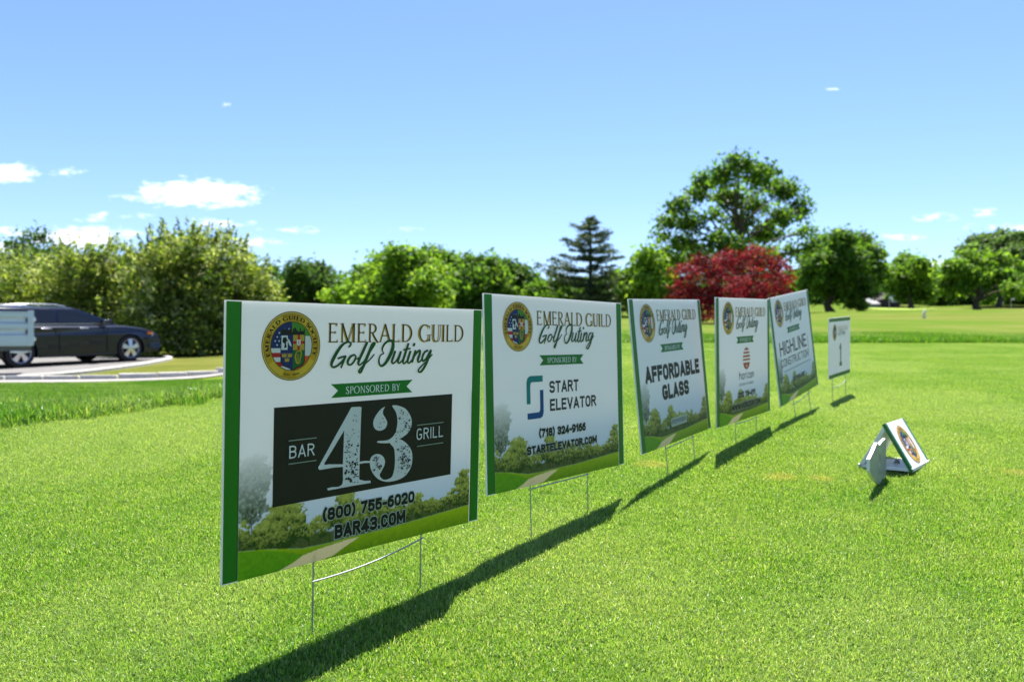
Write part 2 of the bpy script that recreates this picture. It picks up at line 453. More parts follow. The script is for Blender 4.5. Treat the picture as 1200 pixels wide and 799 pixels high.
def scatter(name, P, rot, scl, tiles, seed):
    """one point mesh whose points carry turf tufts"""
    r = np.random.default_rng(seed)
    me = bpy.data.meshes.new(name); me.vertices.add(len(P)); me.vertices.foreach_set('co', P.reshape(-1).astype(np.float32))
    for nm, ty, key, val in (('rot', 'FLOAT_VECTOR', 'vector', rot), ('scl', 'FLOAT', 'value', scl), ('pick', 'INT', 'value', r.integers(0, len(tiles), len(P)))):
        at = me.attributes.new(nm, ty, 'POINT'); at.data.foreach_set(key, np.asarray(val).reshape(-1).astype(np.int32 if ty == 'INT' else np.float32))
    o = link(name, me)
    col = bpy.data.collections.new(name + '_tufts')
    for tl in tiles: col.objects.link(tl)
    ng = bpy.data.node_groups.new(name, 'GeometryNodeTree')
    ng.interface.new_socket('Geometry', in_out='INPUT', socket_type='NodeSocketGeometry')
    ng.interface.new_socket('Geometry', in_out='OUTPUT', socket_type='NodeSocketGeometry')
    N = ng.nodes; gi = N.new('NodeGroupInput'); go = N.new('NodeGroupOutput')
    iop = N.new('GeometryNodeInstanceOnPoints'); ci = N.new('GeometryNodeCollectionInfo')
    ci.inputs['Collection'].default_value = col
    ci.inputs['Separate Children'].default_value = True; ci.inputs['Reset Children'].default_value = True
    def named(nm, ty):
        n = N.new('GeometryNodeInputNamedAttribute'); n.data_type = ty; n.inputs['Name'].default_value = nm
        return n.outputs['Attribute']
    e2r = N.new('FunctionNodeEulerToRotation')
    L = ng.links.new
    L(gi.outputs[0], iop.inputs['Points']); L(ci.outputs[0], iop.inputs['Instance'])
    iop.inputs['Pick Instance'].default_value = True
    L(named('pick', 'INT'), iop.inputs['Instance Index'])
    L(named('rot', 'FLOAT_VECTOR'), e2r.inputs[0]); L(e2r.outputs[0], iop.inputs['Rotation'])
    L(named('scl', 'FLOAT'), iop.inputs['Scale'])
    L(iop.outputs[0], go.inputs[0])
    md = o.modifiers.new('tufts', 'NODES'); md.node_group = ng
    return o

def plant(name, X, Y, tiles, s0, s1, seed, tall=None):
    r = np.random.default_rng(seed)
    Z = hgt(X, Y); e = .05
    sx = (hgt(X+e, Y)-hgt(X-e, Y))/(2*e); sy = (hgt(X, Y+e)-hgt(X, Y-e))/(2*e)
    rz = r.uniform(0, 2*np.pi, len(X))
    rot = np.zeros((len(X), 3))
    for i in range(len(X)):
        n = Vector((-sx[i], -sy[i], 1)).normalized()
        m = n.to_track_quat('Z', 'Y').to_matrix() @ Matrix.Rotation(rz[i], 3, 'Z')
        rot[i] = m.to_euler()
    return scatter(name, np.stack([X, Y, Z], -1), rot, r.uniform(s0, s1, len(X))*(1 if tall is None else tall), tiles, seed)

GRASS_TINTS = np.array([(.205, .355, .042), (.155, .30, .038), (.265, .395, .058), (.38, .46, .19), (.42, .44, .22), (.065, .145, .016)])
TW = np.array([.25, .19, .18, .15, .07, .16])
M_TEE = grass_mat('mown_blades', .5)
tee_tiles = [blade_tile(f'turf_tuft_{i}', .15, 2200, .007, .015, .0017, .75, M_TEE, GRASS_TINTS, 100+i) for i in range(6)]
def jgrid(x0, x1, y0, y1, st, seed):
    r = np.random.default_rng(seed)
    a, b = np.meshgrid(np.arange(x0, x1, st), np.arange(y0, y1, st))
    return (a + r.uniform(-.2, .2, a.shape)*st).ravel(), (b + r.uniform(-.2, .2, a.shape)*st).ravel()
X, Y = jgrid(-6, 8.6, .75, 11.05, .092, 1)
k_ = (np.abs(X) < .66*Y+.55) & (X > edge_x(Y)-.02)
o = plant('tee_grass', X[k_], Y[k_], tee_tiles, .85, 1.2, 11)
tag(o, 'short mown bright green turf of the tee, blades close up', 'grass', kind='stuff')

ROUGH_TINTS = np.array([(.06, .17, .010), (.09, .23, .013), (.14, .28, .020), (.22, .32, .05), (.24, .27, .08), (.07, .15, .014)])
TW = np.array([.30, .26, .2, .1, .04, .1])
M_RGH = grass_mat('rough_blades', .5)
rough_tiles = [blade_tile(f'rough_tuft_{i}', .22, 520, .025, .065, .0042, .55, M_RGH, ROUGH_TINTS, 200+i, .9) for i in range(6)]
def curb_y(X): return np.interp(X, cr[:, 0], cr[:, 1], right=99)
X, Y = jgrid(-10.5, 9.8, 1.0, 15.2, .15, 2)
ex = edge_x(Y)
left = (X < ex+.02*np.sin(Y*9)) & (Y < curb_y(X)-1.15) & (Y > 1.0) & (Y < 14.2)
far = (Y > 11.0+.05*np.sin(X*7)) & (Y < 13.3+.35*np.sin(X*1.3)) & (X > -4.4)
k_ = (np.abs(X) < .66*Y+.7) & (left | far)
o = plant('rough_grass', X[k_], Y[k_], rough_tiles, .8, 1.2, 12, np.where(far[k_], 1.55, np.interp(Y[k_], [5, 9, 12], [1.1, .9, .7])))
tag(o, 'longer uncut grass bordering the mown tee', 'grass', kind='stuff')
# ------------------------------------------------------------------ lawn signs
INCH = .0254
SIGN_POSE = [
 ([-0.2649, -0.1621, 1.5244], [0.6398, 0.004, 0.7686], [0.0236, 0.9994, -0.0249]),
 ([0.1274, -0.1205, 2.0666], [0.6154, -0.0007, 0.7883], [-0.018, 0.9997, 0.0149]),
 ([0.5241, -0.0925, 2.6239], [0.5367, 0.0393, 0.8428], [-0.087, 0.9962, 0.009]),
 ([0.8853, -0.0672, 3.0744], [0.5674, 0.0306, 0.8229], [-0.0161, 0.9995, -0.026]),
 ([1.2658, -0.0155, 3.6213], [0.5671, 0.113, 0.8158], [-0.1304, 0.9904, -0.0466]),
 ([1.695, -0.030, 4.183], [0.57, 0.045, 0.82], [-0.012, 1.0, -0.04])]
HM = np.array([[4.68126643e-02, 6.91196055e-04, -1.26158841e+01], [-1.11574624e-02, -4.32180050e-02, 3.25567573e+01], [-7.10631996e-04, -3.14656597e-05, 1.0]])
def zpx(pts, x0, y0, sc):
    """enlargement coordinates of the first sign's artwork -> inches on the sign"""
    out = []
    for p in pts:
        q = HM @ np.array([x0+p[0]/sc, y0+p[1]/sc, 1]); out.append((q[0]/q[2], q[1]/q[2]))
    return out
def cr_pts(P, n=6, closed=False):
    P = [np.array(p, float) for p in P]; out = []; N = len(P)
    for i in range(N if closed else N-1):
        if closed: p0, p1, p2, p3 = P[i-1], P[i], P[(i+1) % N], P[(i+2) % N]
        else: p0, p1, p2, p3 = P[max(i-1, 0)], P[i], P[i+1], P[min(i+2, N-1)]
        for k in range(n):
            u = k/n; out.append(.5*((2*p1)+(-p0+p2)*u+(2*p0-5*p1+4*p2-p3)*u*u+(-p0+3*p1-3*p2+p3)*u**3))
    if not closed: out.append(P[-1])
    return out

# ---- printed ink: every element is a flat shape lying a fraction of a millimetre above the board
ART = {}
def ink(name, color, rough=.42, var=.03):
    if name not in ART:
        t = NT('ink_' + name); n = t.noise(18, 3, .6, t.obj())
        c = t.mix(n, tuple(q*(1-var) for q in color), tuple(min(1, q*(1+var)) for q in color))
        p = t.pbr(c, rough, .35)
        tr = t.n('ShaderNodeBsdfTranslucent'); t.l(c, tr.inputs[0])
        mx = t.n('ShaderNodeMixShader'); mx.inputs[0].default_value = .40; t.l(p, mx.inputs[1]); t.l(tr.outputs[0], mx.inputs[2])
        ART[name] = t.done(mx.outputs[0])
    return ART[name]
class Ink:
    """collects flat polygons in inch coordinates of one sign; each call lies a hair above the last"""
    def __init__(s, base): s.base = base; s.k = 0; s.mb = MB(); s.mats = []
    def mi(s, m):
        if m not in s.mats: s.mats.append(m)
        return s.mats.index(m)
    def z(s): s.k += 1; return s.base + 6e-6*s.k
    def poly(s, pts, m, xf=None):
        if len(pts) < 3: return
        if xf: pts = [xf(*p) for p in pts]
        z = s.z(); v = [Vector((p[0], p[1], 0)) for p in pts]
        tr = tessellate_polygon([v])
        fs = []
        for t in tr:
            a, b, c = (v[i] for i in t)
            ar = (b.x-a.x)*(c.y-a.y)-(b.y-a.y)*(c.x-a.x)
            fs.append(tuple(t) if ar > 0 else tuple(t[::-1]))
        s.mb.add([(p.x, p.y, z) for p in v], fs, s.mi(m))
    def stroke(s, P, m, n=6, closed=False, xf=None):
        Q = cr_pts(P, n, closed); N = len(Q); z = s.z(); vs = []
        for i, q in enumerate(Q):
            a = Q[(i-1) % N] if closed else Q[max(i-1, 0)]; b = Q[(i+1) % N] if closed else Q[min(i+1, N-1)]
            d = np.array([b[0]-a[0], b[1]-a[1]]); d /= (np.linalg.norm(d)+1e-9); nn = np.array([-d[1], d[0]])*q[2]/2
            for sg in (1, -1):
                p = (q[0]+nn[0]*sg, q[1]+nn[1]*sg)
                if xf: p = xf(*p)
                vs.append((p[0], p[1], z + 3e-7*i))
        fs = []
        for i in range(N if closed else N-1):
            j = (i+1) % N; f = (2*i, 2*i+1, 2*j+1, 2*j)
            a, b, c = (vs[k] for k in f[:3])
            ar = (b[0]-a[0])*(c[1]-a[1])-(b[1]-a[1])*(c[0]-a[0])
            fs.append(f if ar > 0 else f[::-1])
        s.mb.add(vs, fs, s.mi(m))
    def disc(s, cx, cy, rx, ry, m, n=48):
        s.poly([(cx+rx*math.cos(2*math.pi*k/n), cy+ry*math.sin(2*math.pi*k/n)) for k in range(n)], m)
    def tris(s, V2, F, m):
        z = s.z(); s.mb.add([(p[0], p[1], z) for p in V2], F, s.mi(m))
    def build(s, name, parent, ox=12, oy=9):
        s.mb.v = [((x-ox)*INCH, (y-oy)*INCH, z) for x, y, z in s.mb.v]
        return s.mb.build(name, s.mats, parent, recalc=False)

# ---- roman capitals drawn from stems, bars and bowls (cap height 1)
def arc(cx, cy, rx, ry, a0, a1, w0, w1, n=14):
    """bowl whose pen is w1 wide where it runs vertically and w0 where it runs horizontally"""
    out = []
    for k in range(n+1):
        a = math.radians(a0+(a1-a0)*k/n); f = abs(math.cos(a))**1.5
        out.append((cx+rx*math.cos(a), cy+ry*math.sin(a), w0+(w1-w0)*f))
    return out
def roman(ch, T=.12, t=.05, S=.07):
    """list of ('p', polygon) and ('s', stroke), advance"""
    P = []; sh = .035
    def stem(x, w=T, y0=0, y1=1, sl=True, su=True):
        P.append(('p', [(x-w/2, y0), (x+w/2, y0), (x+w/2, y1), (x-w/2, y1)]))
        if sl: P.append(('p', [(x-w/2-S, y0), (x+w/2+S, y0), (x+w/2+S, y0+sh), (x-w/2-S, y0+sh)]))
        if su: P.append(('p', [(x-w/2-S, y1-sh), (x+w/2+S, y1-sh), (x+w/2+S, y1), (x-w/2-S, y1)]))
    def bar(x0, x1, y, w=t, tip=0, up=0):
        P.append(('p', [(x0, y-w/2), (x1, y-w/2), (x1, y+w/2), (x0, y+w/2)]))
        if tip: P.append(('p', [(x1-t*1.1, y-w/2-(tip if up < 0 else 0)), (x1, y-w/2-(tip if up <= 0 else 0)), (x1, y+w/2+(tip if up >= 0 else 0)), (x1-t*1.1, y+w/2)]))
    def diag(x0, y0, x1, y1, w):
        P.append(('p', [(x0-w/2, y0), (x0+w/2, y0), (x1+w/2, y1), (x1-w/2, y1)]))
    def foot(x, y, w=.0):
        P.append(('p', [(x-S-w/2, y), (x+S+w/2, y), (x+S+w/2, y+sh), (x-S-w/2, y+sh)]))
    L = S+.03; x = L+T/2
    if ch in 'EFL':
        stem(x)
        if ch == 'E': bar(x, x+.42, 1-t/2, t, .10, -1); bar(x, x+.34, .52, t, .07, 0); bar(x, x+.47, t/2, t, .13, 1); adv = x+.53
        else: bar(x, x+.44, t/2, t, .14, 1); adv = x+.47
    elif ch == 'M':
        a = .16; stem(a, t*1.2); stem(a+.72, T)
        diag(a-.01, 1, a+.36, 0, T); diag(a+.70, 1, a+.36, 0, t*1.2); adv = a+.72+L+T/2
    elif ch in 'RPB':
        stem(x)
        P.append(('s', [(x, 1-t/2, t)] + arc(x+.17, .745, .22, .23, 88, -88, t, T) + [(x, .52, t)]))
        adv = x+.46
        if ch == 'R': P.append(('s', [(x+.16, .51, T*.8), (x+.30, .28, T), (x+.50, .02, T*.9), (x+.58, 0, t)])); adv = x+.58
        if ch == 'B': P.append(('s', [(x, .51, t)] + arc(x+.20, .27, .25, .245, 88, -88, t, T) + [(x, t/2, t)])); adv = x+.52
    elif ch == 'A':
        diag(.07, 0, .40, 1, t*1.2); diag(.73, 0, .38, 1, T); bar(.20, .60, .36); foot(.07, 0); foot(.73, 0); adv = .80
    elif ch == 'D':
        stem(x); P.append(('s', [(x, 1-t/2, t), (x+.12, 1-t/2, t)] + arc(x+.16, .5, .44, .475, 85, -85, t, T*1.05) + [(x+.12, t/2, t), (x, t/2, t)])); adv = x+.68
    elif ch in 'OQ':
        P.append(('c', arc(.48, .5, .42, .485, 0, 345, t, T*1.05, 23))); adv = .96
    elif ch in 'GC':
        P.append(('s', [(.80, .82, t*1.6)] + arc(.48, .5, .42, .485, 48, 312, t, T*1.05, 20) + ([(.80, .16, t)] if ch == 'C' else [(.80, .10, t)])))
        P.append(('p', [(.76, .74), (.80, .74), (.80, .98), (.77, .92)]))
        if ch == 'G': stem(.80, T*.9, .02, .42, False, True)
        adv = .92 if ch == 'G' else .86
    elif ch == 'U':
        stem(x, T, .3, 1, False, True); stem(x+.50, t*1.3, .3, 1, False, True)
        P.append(('s', [(x, .32, T), (x+.03, .13, T*.9), (x+.13, .03, t*1.4), (x+.27, .015, t*1.2), (x+.42, .08, t*1.2), (x+.50, .32, t*1.3)])); adv = x+.50+L
    elif ch == 'I':
        stem(x); adv = x+T/2+L
    elif ch == 'S':
        P.append(('s', [(.46, .78, t*1.5), (.42, .93, t*1.2), (.28, .98, t), (.12, .90, T*.8), (.09, .74, T), (.22, .56, T*1.1), (.40, .42, T*1.1), (.48, .25, T), (.42, .08, T*.8), (.26, .02, t), (.11, .07, t*1.2), (.06, .24, t*1.5)])); adv = .56
    elif ch == 'N':
        stem(.16, t*1.2); stem(.76, t*1.2); diag(.15, 1, .77, 0, T); adv = .90
    elif ch == 'Y':
        stem(.38, T, 0, .48, True, False); diag(.38, .44, .08, 1, T); diag(.38, .44, .68, 1, t*1.2); foot(.08, 1-sh); foot(.68, 1-sh); adv = .76
    elif ch == 'T':
        stem(.36, T, 0, 1, True, False); bar(.04, .68, 1-t/2); P.append(('p', [(.04, .82), (.08, .82), (.08, 1), (.04, 1)])); P.append(('p', [(.64, .82), (.68, .82), (.68, 1), (.64, 1)])); adv = .72
    elif ch == '.':
        P.append(('p', [(.05, 0), (.19, 0), (.19, .14), (.05, .14)])); adv = .26
    elif ch == '1':
        stem(.22, T); P.append(('p', [(.22, 1), (.06, .86), (.06, .80), (.22, .88)])); adv = .42
    elif ch == '9':
        P.append(('c', arc(.28, .68, .20, .28, 0, 345, t, T, 16))); P.append(('s', [(.48, .68, T), (.46, .35, T), (.32, .10, t*1.5), (.12, .02, t)])); adv = .56
    elif ch == '5':
        P.append(('s', [(.46, .97, t*1.6), (.14, .97, t*1.6)])); P.append(('s', [(.14, .97, t*1.4), (.12, .58, t*1.4)])); P.append(('s', [(.12, .56, t), (.28, .62, t*1.4), (.46, .50, T), (.46, .20, T), (.28, .02, t*1.3), (.10, .06, t*1.3)])); adv = .56
    else: adv = .36
    return P, adv
def put_roman(I, text, m, xf, T=.12, t=.05, S=.07, track=.05):
    """xf maps (x in cap heights from the line's start, y) to inches"""
    x = 0
    for ch in text:
        P, adv = roman(ch, T, t, S)
        for kind, pts in P:
            f = lambda a, b, x=x: xf(a+x, b)
            if kind == 'p': I.poly(pts, m, f)
            else: I.stroke(pts, m, 2, kind == 'c', f)
        x += adv+track
    return x-track
def roman_len(text, T=.12, t=.05, S=.07, track=.05):
    return sum(roman(c, T, t, S)[1]+track for c in text)-track

# ---- bold engineering sans drawn with an even pen (cap height 1)
def _E(x0, y0, x1, y1, a0, a1, n=14):
    out = []
    for k in range(n+1):
        a = math.radians(a0+(a1-a0)*k/n); c, s = math.cos(a), math.sin(a)
        out.append(((x0+x1)/2+(x1-x0)/2*math.copysign(abs(c)**.72, c), (y0+y1)/2+(y1-y0)/2*math.copysign(abs(s)**.80, s)))
    return out
_O = ('c', _E(0, 0, 1, 1, 0, 348, 24))
def _l(*p): return [('l', [p[i], p[i+1]]) for i in range(len(p)-1)]
_BT = ('s', [(.0, 1), (.5, 1), (.86, .93), (.95, .76), (.84, .59), (.5, .53), (.0, .53)]); _BL = ('s', [(.0, .53), (.55, .53), (.92, .44), (1, .26), (.90, .07), (.55, 0), (.0, 0)])
_6 = [('c', _E(0, 0, 1, .62, 0, 345, 20)), ('s', [(0, .32), (.02, .60), (.20, .88), (.50, .99), (.86, 1)])]
DIN = {
 'A': (.62, _l((0, 0), (.5, 1), (1, 0)) + _l((.2, .27), (.8, .27))), 'B': (.56, _l((0, 0), (0, 1)) + [_BT, _BL]), 'C': (.56, [('s', _E(0, 0, 1, 1, 38, 322))]),
 'D': (.58, _l((0, 0), (0, 1)) + [('s', [(0, 1), (.45, 1), (.88, .88), (1, .55), (1, .45), (.88, .12), (.45, 0), (0, 0)])]), 'E': (.50, _l((1, 1), (0, 1), (0, 0), (1, 0)) + _l((0, .52), (.85, .52))),
 'F': (.49, _l((1, 1), (0, 1), (0, 0)) + _l((0, .50), (.85, .50))), 'G': (.58, [('s', _E(0, 0, 1, 1, 52, 322))] + _l((1, .12), (1, .44), (.62, .44))), 'H': (.58, _l((0, 0), (0, 1)) + _l((1, 0), (1, 1)) + _l((0, .52), (1, .52))),
 'I': (.0, _l((.5, 0), (.5, 1))), 'L': (.47, _l((0, 1), (0, 0), (1, 0))), 'M': (.74, _l((0, 0), (0, 1), (.5, .28), (1, 1), (1, 0))), 'N': (.60, _l((0, 0), (0, 1), (1, 0), (1, 1))),
 'O': (.58, [_O]), '0': (.56, [_O]), 'P': (.55, _l((0, 0), (0, 1)) + [('s', [(0, 1), (.55, 1), (.95, .9), (1, .72), (.93, .52), (.55, .43), (0, .43)])]), 'R': (.57, _l((0, 0), (0, 1)) + [_BT] + _l((.52, .5), (1, 0))),
 'S': (.55, [('s', _E(0, .5, 1, 1, 22, 262, 12) + _E(0, 0, 1, .5, 82, -158, 12))]), 'T': (.54, _l((0, 1), (1, 1)) + _l((.5, 1), (.5, 0))), 'U': (.57, [('s', [(0, 1), (0, .6), (0, .3), (.14, .06), (.5, 0), (.86, .06), (1, .3), (1, .6), (1, 1)])]),
 'V': (.60, _l((0, 1), (.5, 0), (1, 1))), 'W': (.86, _l((0, 1), (.25, 0), (.5, .8), (.75, 0), (1, 1))), 'Y': (.58, _l((0, 1), (.5, .45), (1, 1)) + _l((.5, .45), (.5, 0))), 'Z': (.52, _l((0, 1), (1, 1), (0, 0), (1, 0))),
 '1': (.30, _l((.15, .78), (.85, 1), (.85, 0))), '2': (.54, [('s', _E(0, .40, 1, 1, 165, -15, 12) + [(.6, .36), (.02, .03)])] + _l((0, 0), (1, 0))), '3': (.54, [('s', _E(0, .52, 1, 1, 155, -84, 12) + _E(0, 0, 1, .52, 84, -155, 12))] + _l((.38, .52), (.6, .52))),
 '4': (.58, _l((.74, 0), (.74, 1), (0, .24), (1, .24))), '5': (.54, _l((.96, 1), (.10, 1), (.06, .52)) + [('s', [(.06, .52), (.3, .62)] + _E(0, 0, 1, .62, 70, -155, 12))]), '6': (.55, _6), '9': (.55, [(k_, [(1-x, 1-y) for x, y in p]) for k_, p in _6]),
 '7': (.52, _l((0, 1), (1, 1), (.32, 0))), '8': (.56, [('c', _E(.05, .52, .95, 1, 0, 345, 20)), ('c', _E(0, 0, 1, .52, 0, 345, 20))]), '(': (.18, [('s', [(1, 1.10), (.25, .85), (0, .5), (.25, .15), (1, -.10)])]), ')': (.18, [('s', [(0, 1.10), (.75, .85), (1, .5), (.75, .15), (0, -.10)])]),
 '-': (.30, _l((0, .42), (1, .42))), '.': (.02, _l((.5, 0), (.5, .02))), ' ': (.22, [])}
def put_din(I, text, m, x0, x1, y0, y1, pen=.17, gap=.12, extra=0.0):
    """lettering filling x0..x1, capitals y0..y1 high"""
    total = sum(DIN[c][0]+pen+gap for c in text)-gap; kx = (x1-x0)/total; ky = y1-y0; x = 0; w = pen+extra
    for ch in text:
        wd, parts = DIN[ch]
        for kind, P in parts:
            Q = [(x+pen/2+px_*wd, pen/2+py_*(1-pen)) for px_, py_ in P]
            if kind != 'c':       # square ends
                def ext(a, b):
                    d = math.hypot(a[0]-b[0], a[1]-b[1])+1e-9; return (a[0]+(a[0]-b[0])/d*w/2, a[1]+(a[1]-b[1])/d*w/2)
                Q = [ext(Q[0], Q[1])]+(Q[1:-1] if len(Q) > 2 else [])+[ext(Q[-1], Q[-2])]
            I.stroke([(a, b, w) for a, b in Q], m, 1 if kind == 'l' else 2, kind == 'c', lambda a, b: (x0+a*kx, y0+b*ky))
        x += wd+pen+gap

WHITE = (.83, .81, .815)
M_WHITE = ink('white', WHITE); M_DKGREEN = ink('dark_green', (.018, .20, .010)); M_BANNER = ink('banner_green', (.010, .19, .022))
M_SCRIPT = ink('script_green', (.006, .13, .02)); M_SCRIPT_D = ink('script_shadow', (.004, .035, .012))
M_GOLD = ink('gold', (.76, .42, .022), .35, .2); M_GOLD_L = ink('light_gold', (.90, .62, .12), .35, .15); M_GOLD_D = ink('dark_gold', (.16, .085, .014)); M_HEADG = ink('heading_gold', (.50, .34, .06))
M_HEAD = ink('heading_brown', (.035, .028, .012)); M_BLACK = ink('black', (.017, .016, .014)); M_TXT = ink('lettering_black', (.012, .012, .014))
M_NAVY = ink('navy', (.018, .035, .17)); M_RED = ink('red', (.60, .02, .025)); M_IRG = ink('flag_green', (.09, .32, .03)); M_ORANGE = ink('orange', (.80, .12, .02))
M_YEL = ink('yellow', (.68, .42, .05)); M_SHG = ink('shield_green', (.02, .16, .03)); M_OFFW = ink('off_white', (.93, .90, .90)); M_LINE = ink('thin_line', (.35, .42, .33))
M_TEAL = ink('teal', (.0, .22, .22)); M_TEALB = ink('deep_blue', (.0, .08, .26)); M_GREY = ink('grey_lettering', (.13, .17, .20)); M_TERRA = ink('terracotta', (.48, .09, .03))
M_HALO = ink('pale_halo', (.52, .58, .52)); M_PALE = ink('pale_grey', (.42, .46, .47))
M_TEEG = ink('olive_green', (.055, .19, .02))

def clip_circle(poly, cx, cy, r, n=64):
    """Sutherland-Hodgman against a circle's polygon"""
    out = list(poly)
    for k in range(n):
        a0, a1 = 2*math.pi*k/n, 2*math.pi*(k+1)/n
        A = (cx+r*math.cos(a0), cy+r*math.sin(a0)); B = (cx+r*math.cos(a1), cy+r*math.sin(a1))
        ins = lambda p: (B[0]-A[0])*(p[1]-A[1])-(B[1]-A[1])*(p[0]-A[0]) >= -1e-9
        src, out = out, []
        for i in range(len(src)):
            p, q = src[i], src[(i+1) % len(src)]; ip, iq = ins(p), ins(q)
            if ip != iq:
                den = (B[0]-A[0])*(q[1]-p[1])-(B[1]-A[1])*(q[0]-p[0])
                u = ((B[1]-A[1])*(p[0]-A[0])-(B[0]-A[0])*(p[1]-A[1]))/den
                x = (p[0]+u*(q[0]-p[0]), p[1]+u*(q[1]-p[1]))
                if ip: out.append(x)
                else: out.append(x)
            if iq: out.append(q)
        if not out: return []
    return out
def emblem(I, cx, cy, R):
    S = lambda x, y: (cx+x*R, cy+y*R)
    def P(pts, m): I.poly([S(*p) for p in pts], m)
    def PC(pts, m):
        q = clip_circle([S(*p) for p in pts], cx, cy, .69*R)
        if len(q) > 2: I.poly(q, m)
    I.disc(cx, cy, R, R, M_GOLD_D); I.disc(cx, cy, R*.975, R*.975, M_GOLD_L); I.disc(cx, cy, R*.935, R*.935, M_GOLD_D); I.disc(cx, cy, R*.92, R*.92, M_GOLD)
    for a0, a1 in ((20, 70), (110, 150), (215, 250), (280, 330)):      # brighter sheen of the printed gold
        n = 10; pts = [(math.cos(math.radians(a0+(a1-a0)*k/n))*.915, math.sin(math.radians(a0+(a1-a0)*k/n))*.915) for k in range(n+1)]
        pts += [(math.cos(math.radians(a1+(a0-a1)*k/n))*.735, math.sin(math.radians(a1+(a0-a1)*k/n))*.735) for k in range(n+1)]
        P(pts, M_GOLDS)
    I.disc(cx, cy, R*.715, R*.715, M_GOLD_D); I.disc(cx, cy, R*.69, R*.69, M_OFFW)
    PC([(-.7, -.06), (0, -.06), (0, .7), (-.7, .7)], M_NAVY)
    y = -.06
    for k in range(5):
        if k % 2 == 1: PC([(-.7, y-.13), (0, y-.13), (0, y), (-.7, y)], M_RED)
        y -= .13
    PC([(0, .29), (.7, .29), (.7, .7), (0, .7)], M_IRG)
    PC([(0, -.7), (.7, -.7), (.7, -.29), (0, -.29)], M_ORANGE)
    for r_ in range(6):
        for c_ in range(5):
            sx, sy = -.62+c_*.13+(r_ % 2)*.065, .03+r_*.115
            if sx*sx+sy*sy < .60**2 and sx < -.03:
                st_ = []
                for k in range(10):
                    a = math.pi/2+k*math.pi/5; q = .036 if k % 2 == 0 else .015
                    st_.append((sx+q*math.cos(a), sy+q*math.sin(a)))
                P(st_, M_OFFW)
    shield = [(-.36, .34), (.44, .34), (.44, -.45), (.36, -.56), (.16, -.63), (.04, -.70), (-.08, -.63), (-.27, -.56), (-.36, -.45)]
    P([(x*1.04, y*1.03) for x, y in shield], M_BLACK); 
    P([(-.35, .32), (.04, .32), (.04, -.12), (-.35, -.12)], M_NAVY); P([(-.35, .30), (-.14, .30), (-.14, -.11), (-.35, -.11)], M_OFFW)
    P([(-.30, .24), (-.20, .26), (-.15, .16), (-.20, .10), (-.17, -.04), (-.26, -.06), (-.24, .06), (-.32, .12)], M_BLACK)
    P([(-.12, .22), (-.04, .10), (0, -.02), (-.08, .02), (-.13, .12)], M_OFFW)
    P([(-.35, -.12), (.04, -.12), (.04, -.69), (-.08, -.62), (-.27, -.55), (-.35, -.44)], M_NAVY)
    for (a, b) in ((-.25, -.27), (-.06, -.27), (-.155, -.40)):
        P([(a-.07, b-.05), (a+.07, b-.05), (a+.08, b+.07), (a+.03, b+.02), (a, b+.08), (a-.03, b+.02), (a-.08, b+.07)], M_YEL)
    P([(.04, .32), (.43, .32), (.43, -.12), (.04, -.12)], M_YEL)
    P([(.195, .32), (.275, .32), (.275, -.12), (.195, -.12)], M_RED); P([(.04, .14), (.43, .14), (.43, .06), (.04, .06)], M_RED); P([(.17, .18), (.30, .18), (.30, .05), (.235, .0), (.17, .05)], M_OFFW); P([(.222, .15), (.248, .15), (.248, .04), (.222, .04)], M_RED)
    P([(.04, -.12), (.43, -.12), (.43, -.44), (.35, -.55), (.16, -.62), (.04, -.69)], M_SHG)
    I.stroke([(*S(.17, -.17), .02*R), (*S(.13, -.30), .05*R), (*S(.18, -.48), .05*R), (*S(.26, -.50), .03*R)], M_YEL); I.stroke([(*S(.17, -.18), .03*R), (*S(.27, -.14), .04*R), (*S(.33, -.2), .04*R), (*S(.27, -.5), .03*R)], M_YEL)
    for k in range(3): I.stroke([(*S(.19+k*.03, -.22), .01*R), (*S(.21+k*.02, -.46), .01*R)], M_YEL)
    sky_ = [(-.36, .33)]; r = random.Random(3); x = -.36
    while x < .44:
        w = r.uniform(.03, .07); h = .42+.12*r.random()-(abs(x-.05)*.08); sky_ += [(x, h), (min(x+w, .44), h-.02*r.random())]; x += w
    P(sky_+[(.44, .33)], M_BLACK)
    # ring lettering
    txt = 'EMERALD GUILD SOCIETY'; cap = .125; tl = roman_len(txt, .22, .09, .07, .10)
    A0, A1 = math.radians(202), math.radians(-21); rb = .755
    def xf(u, v):
        a = A0+(A1-A0)*u/tl; rr = (rb+v*cap)*R
        return (cx+rr*math.cos(a), cy+rr*math.sin(a))
    put_roman(I, txt, M_BLACK, xf, .22, .09, .07, .10)
    txt = 'EST. 1995'; tl2 = roman_len(txt, .2, .09, .07, .12)
    def xf2(u, v):
        a = math.radians(252+36*u/tl2); rr = (.865-v*.06)*R
        return (cx+rr*math.cos(a), cy+rr*math.sin(a))
    put_roman(I, txt, M_BLACK, xf2, .2, .09, .07, .12)
M_GOLDS = ink('bright_gold', (.90, .58, .05), .35, .15)

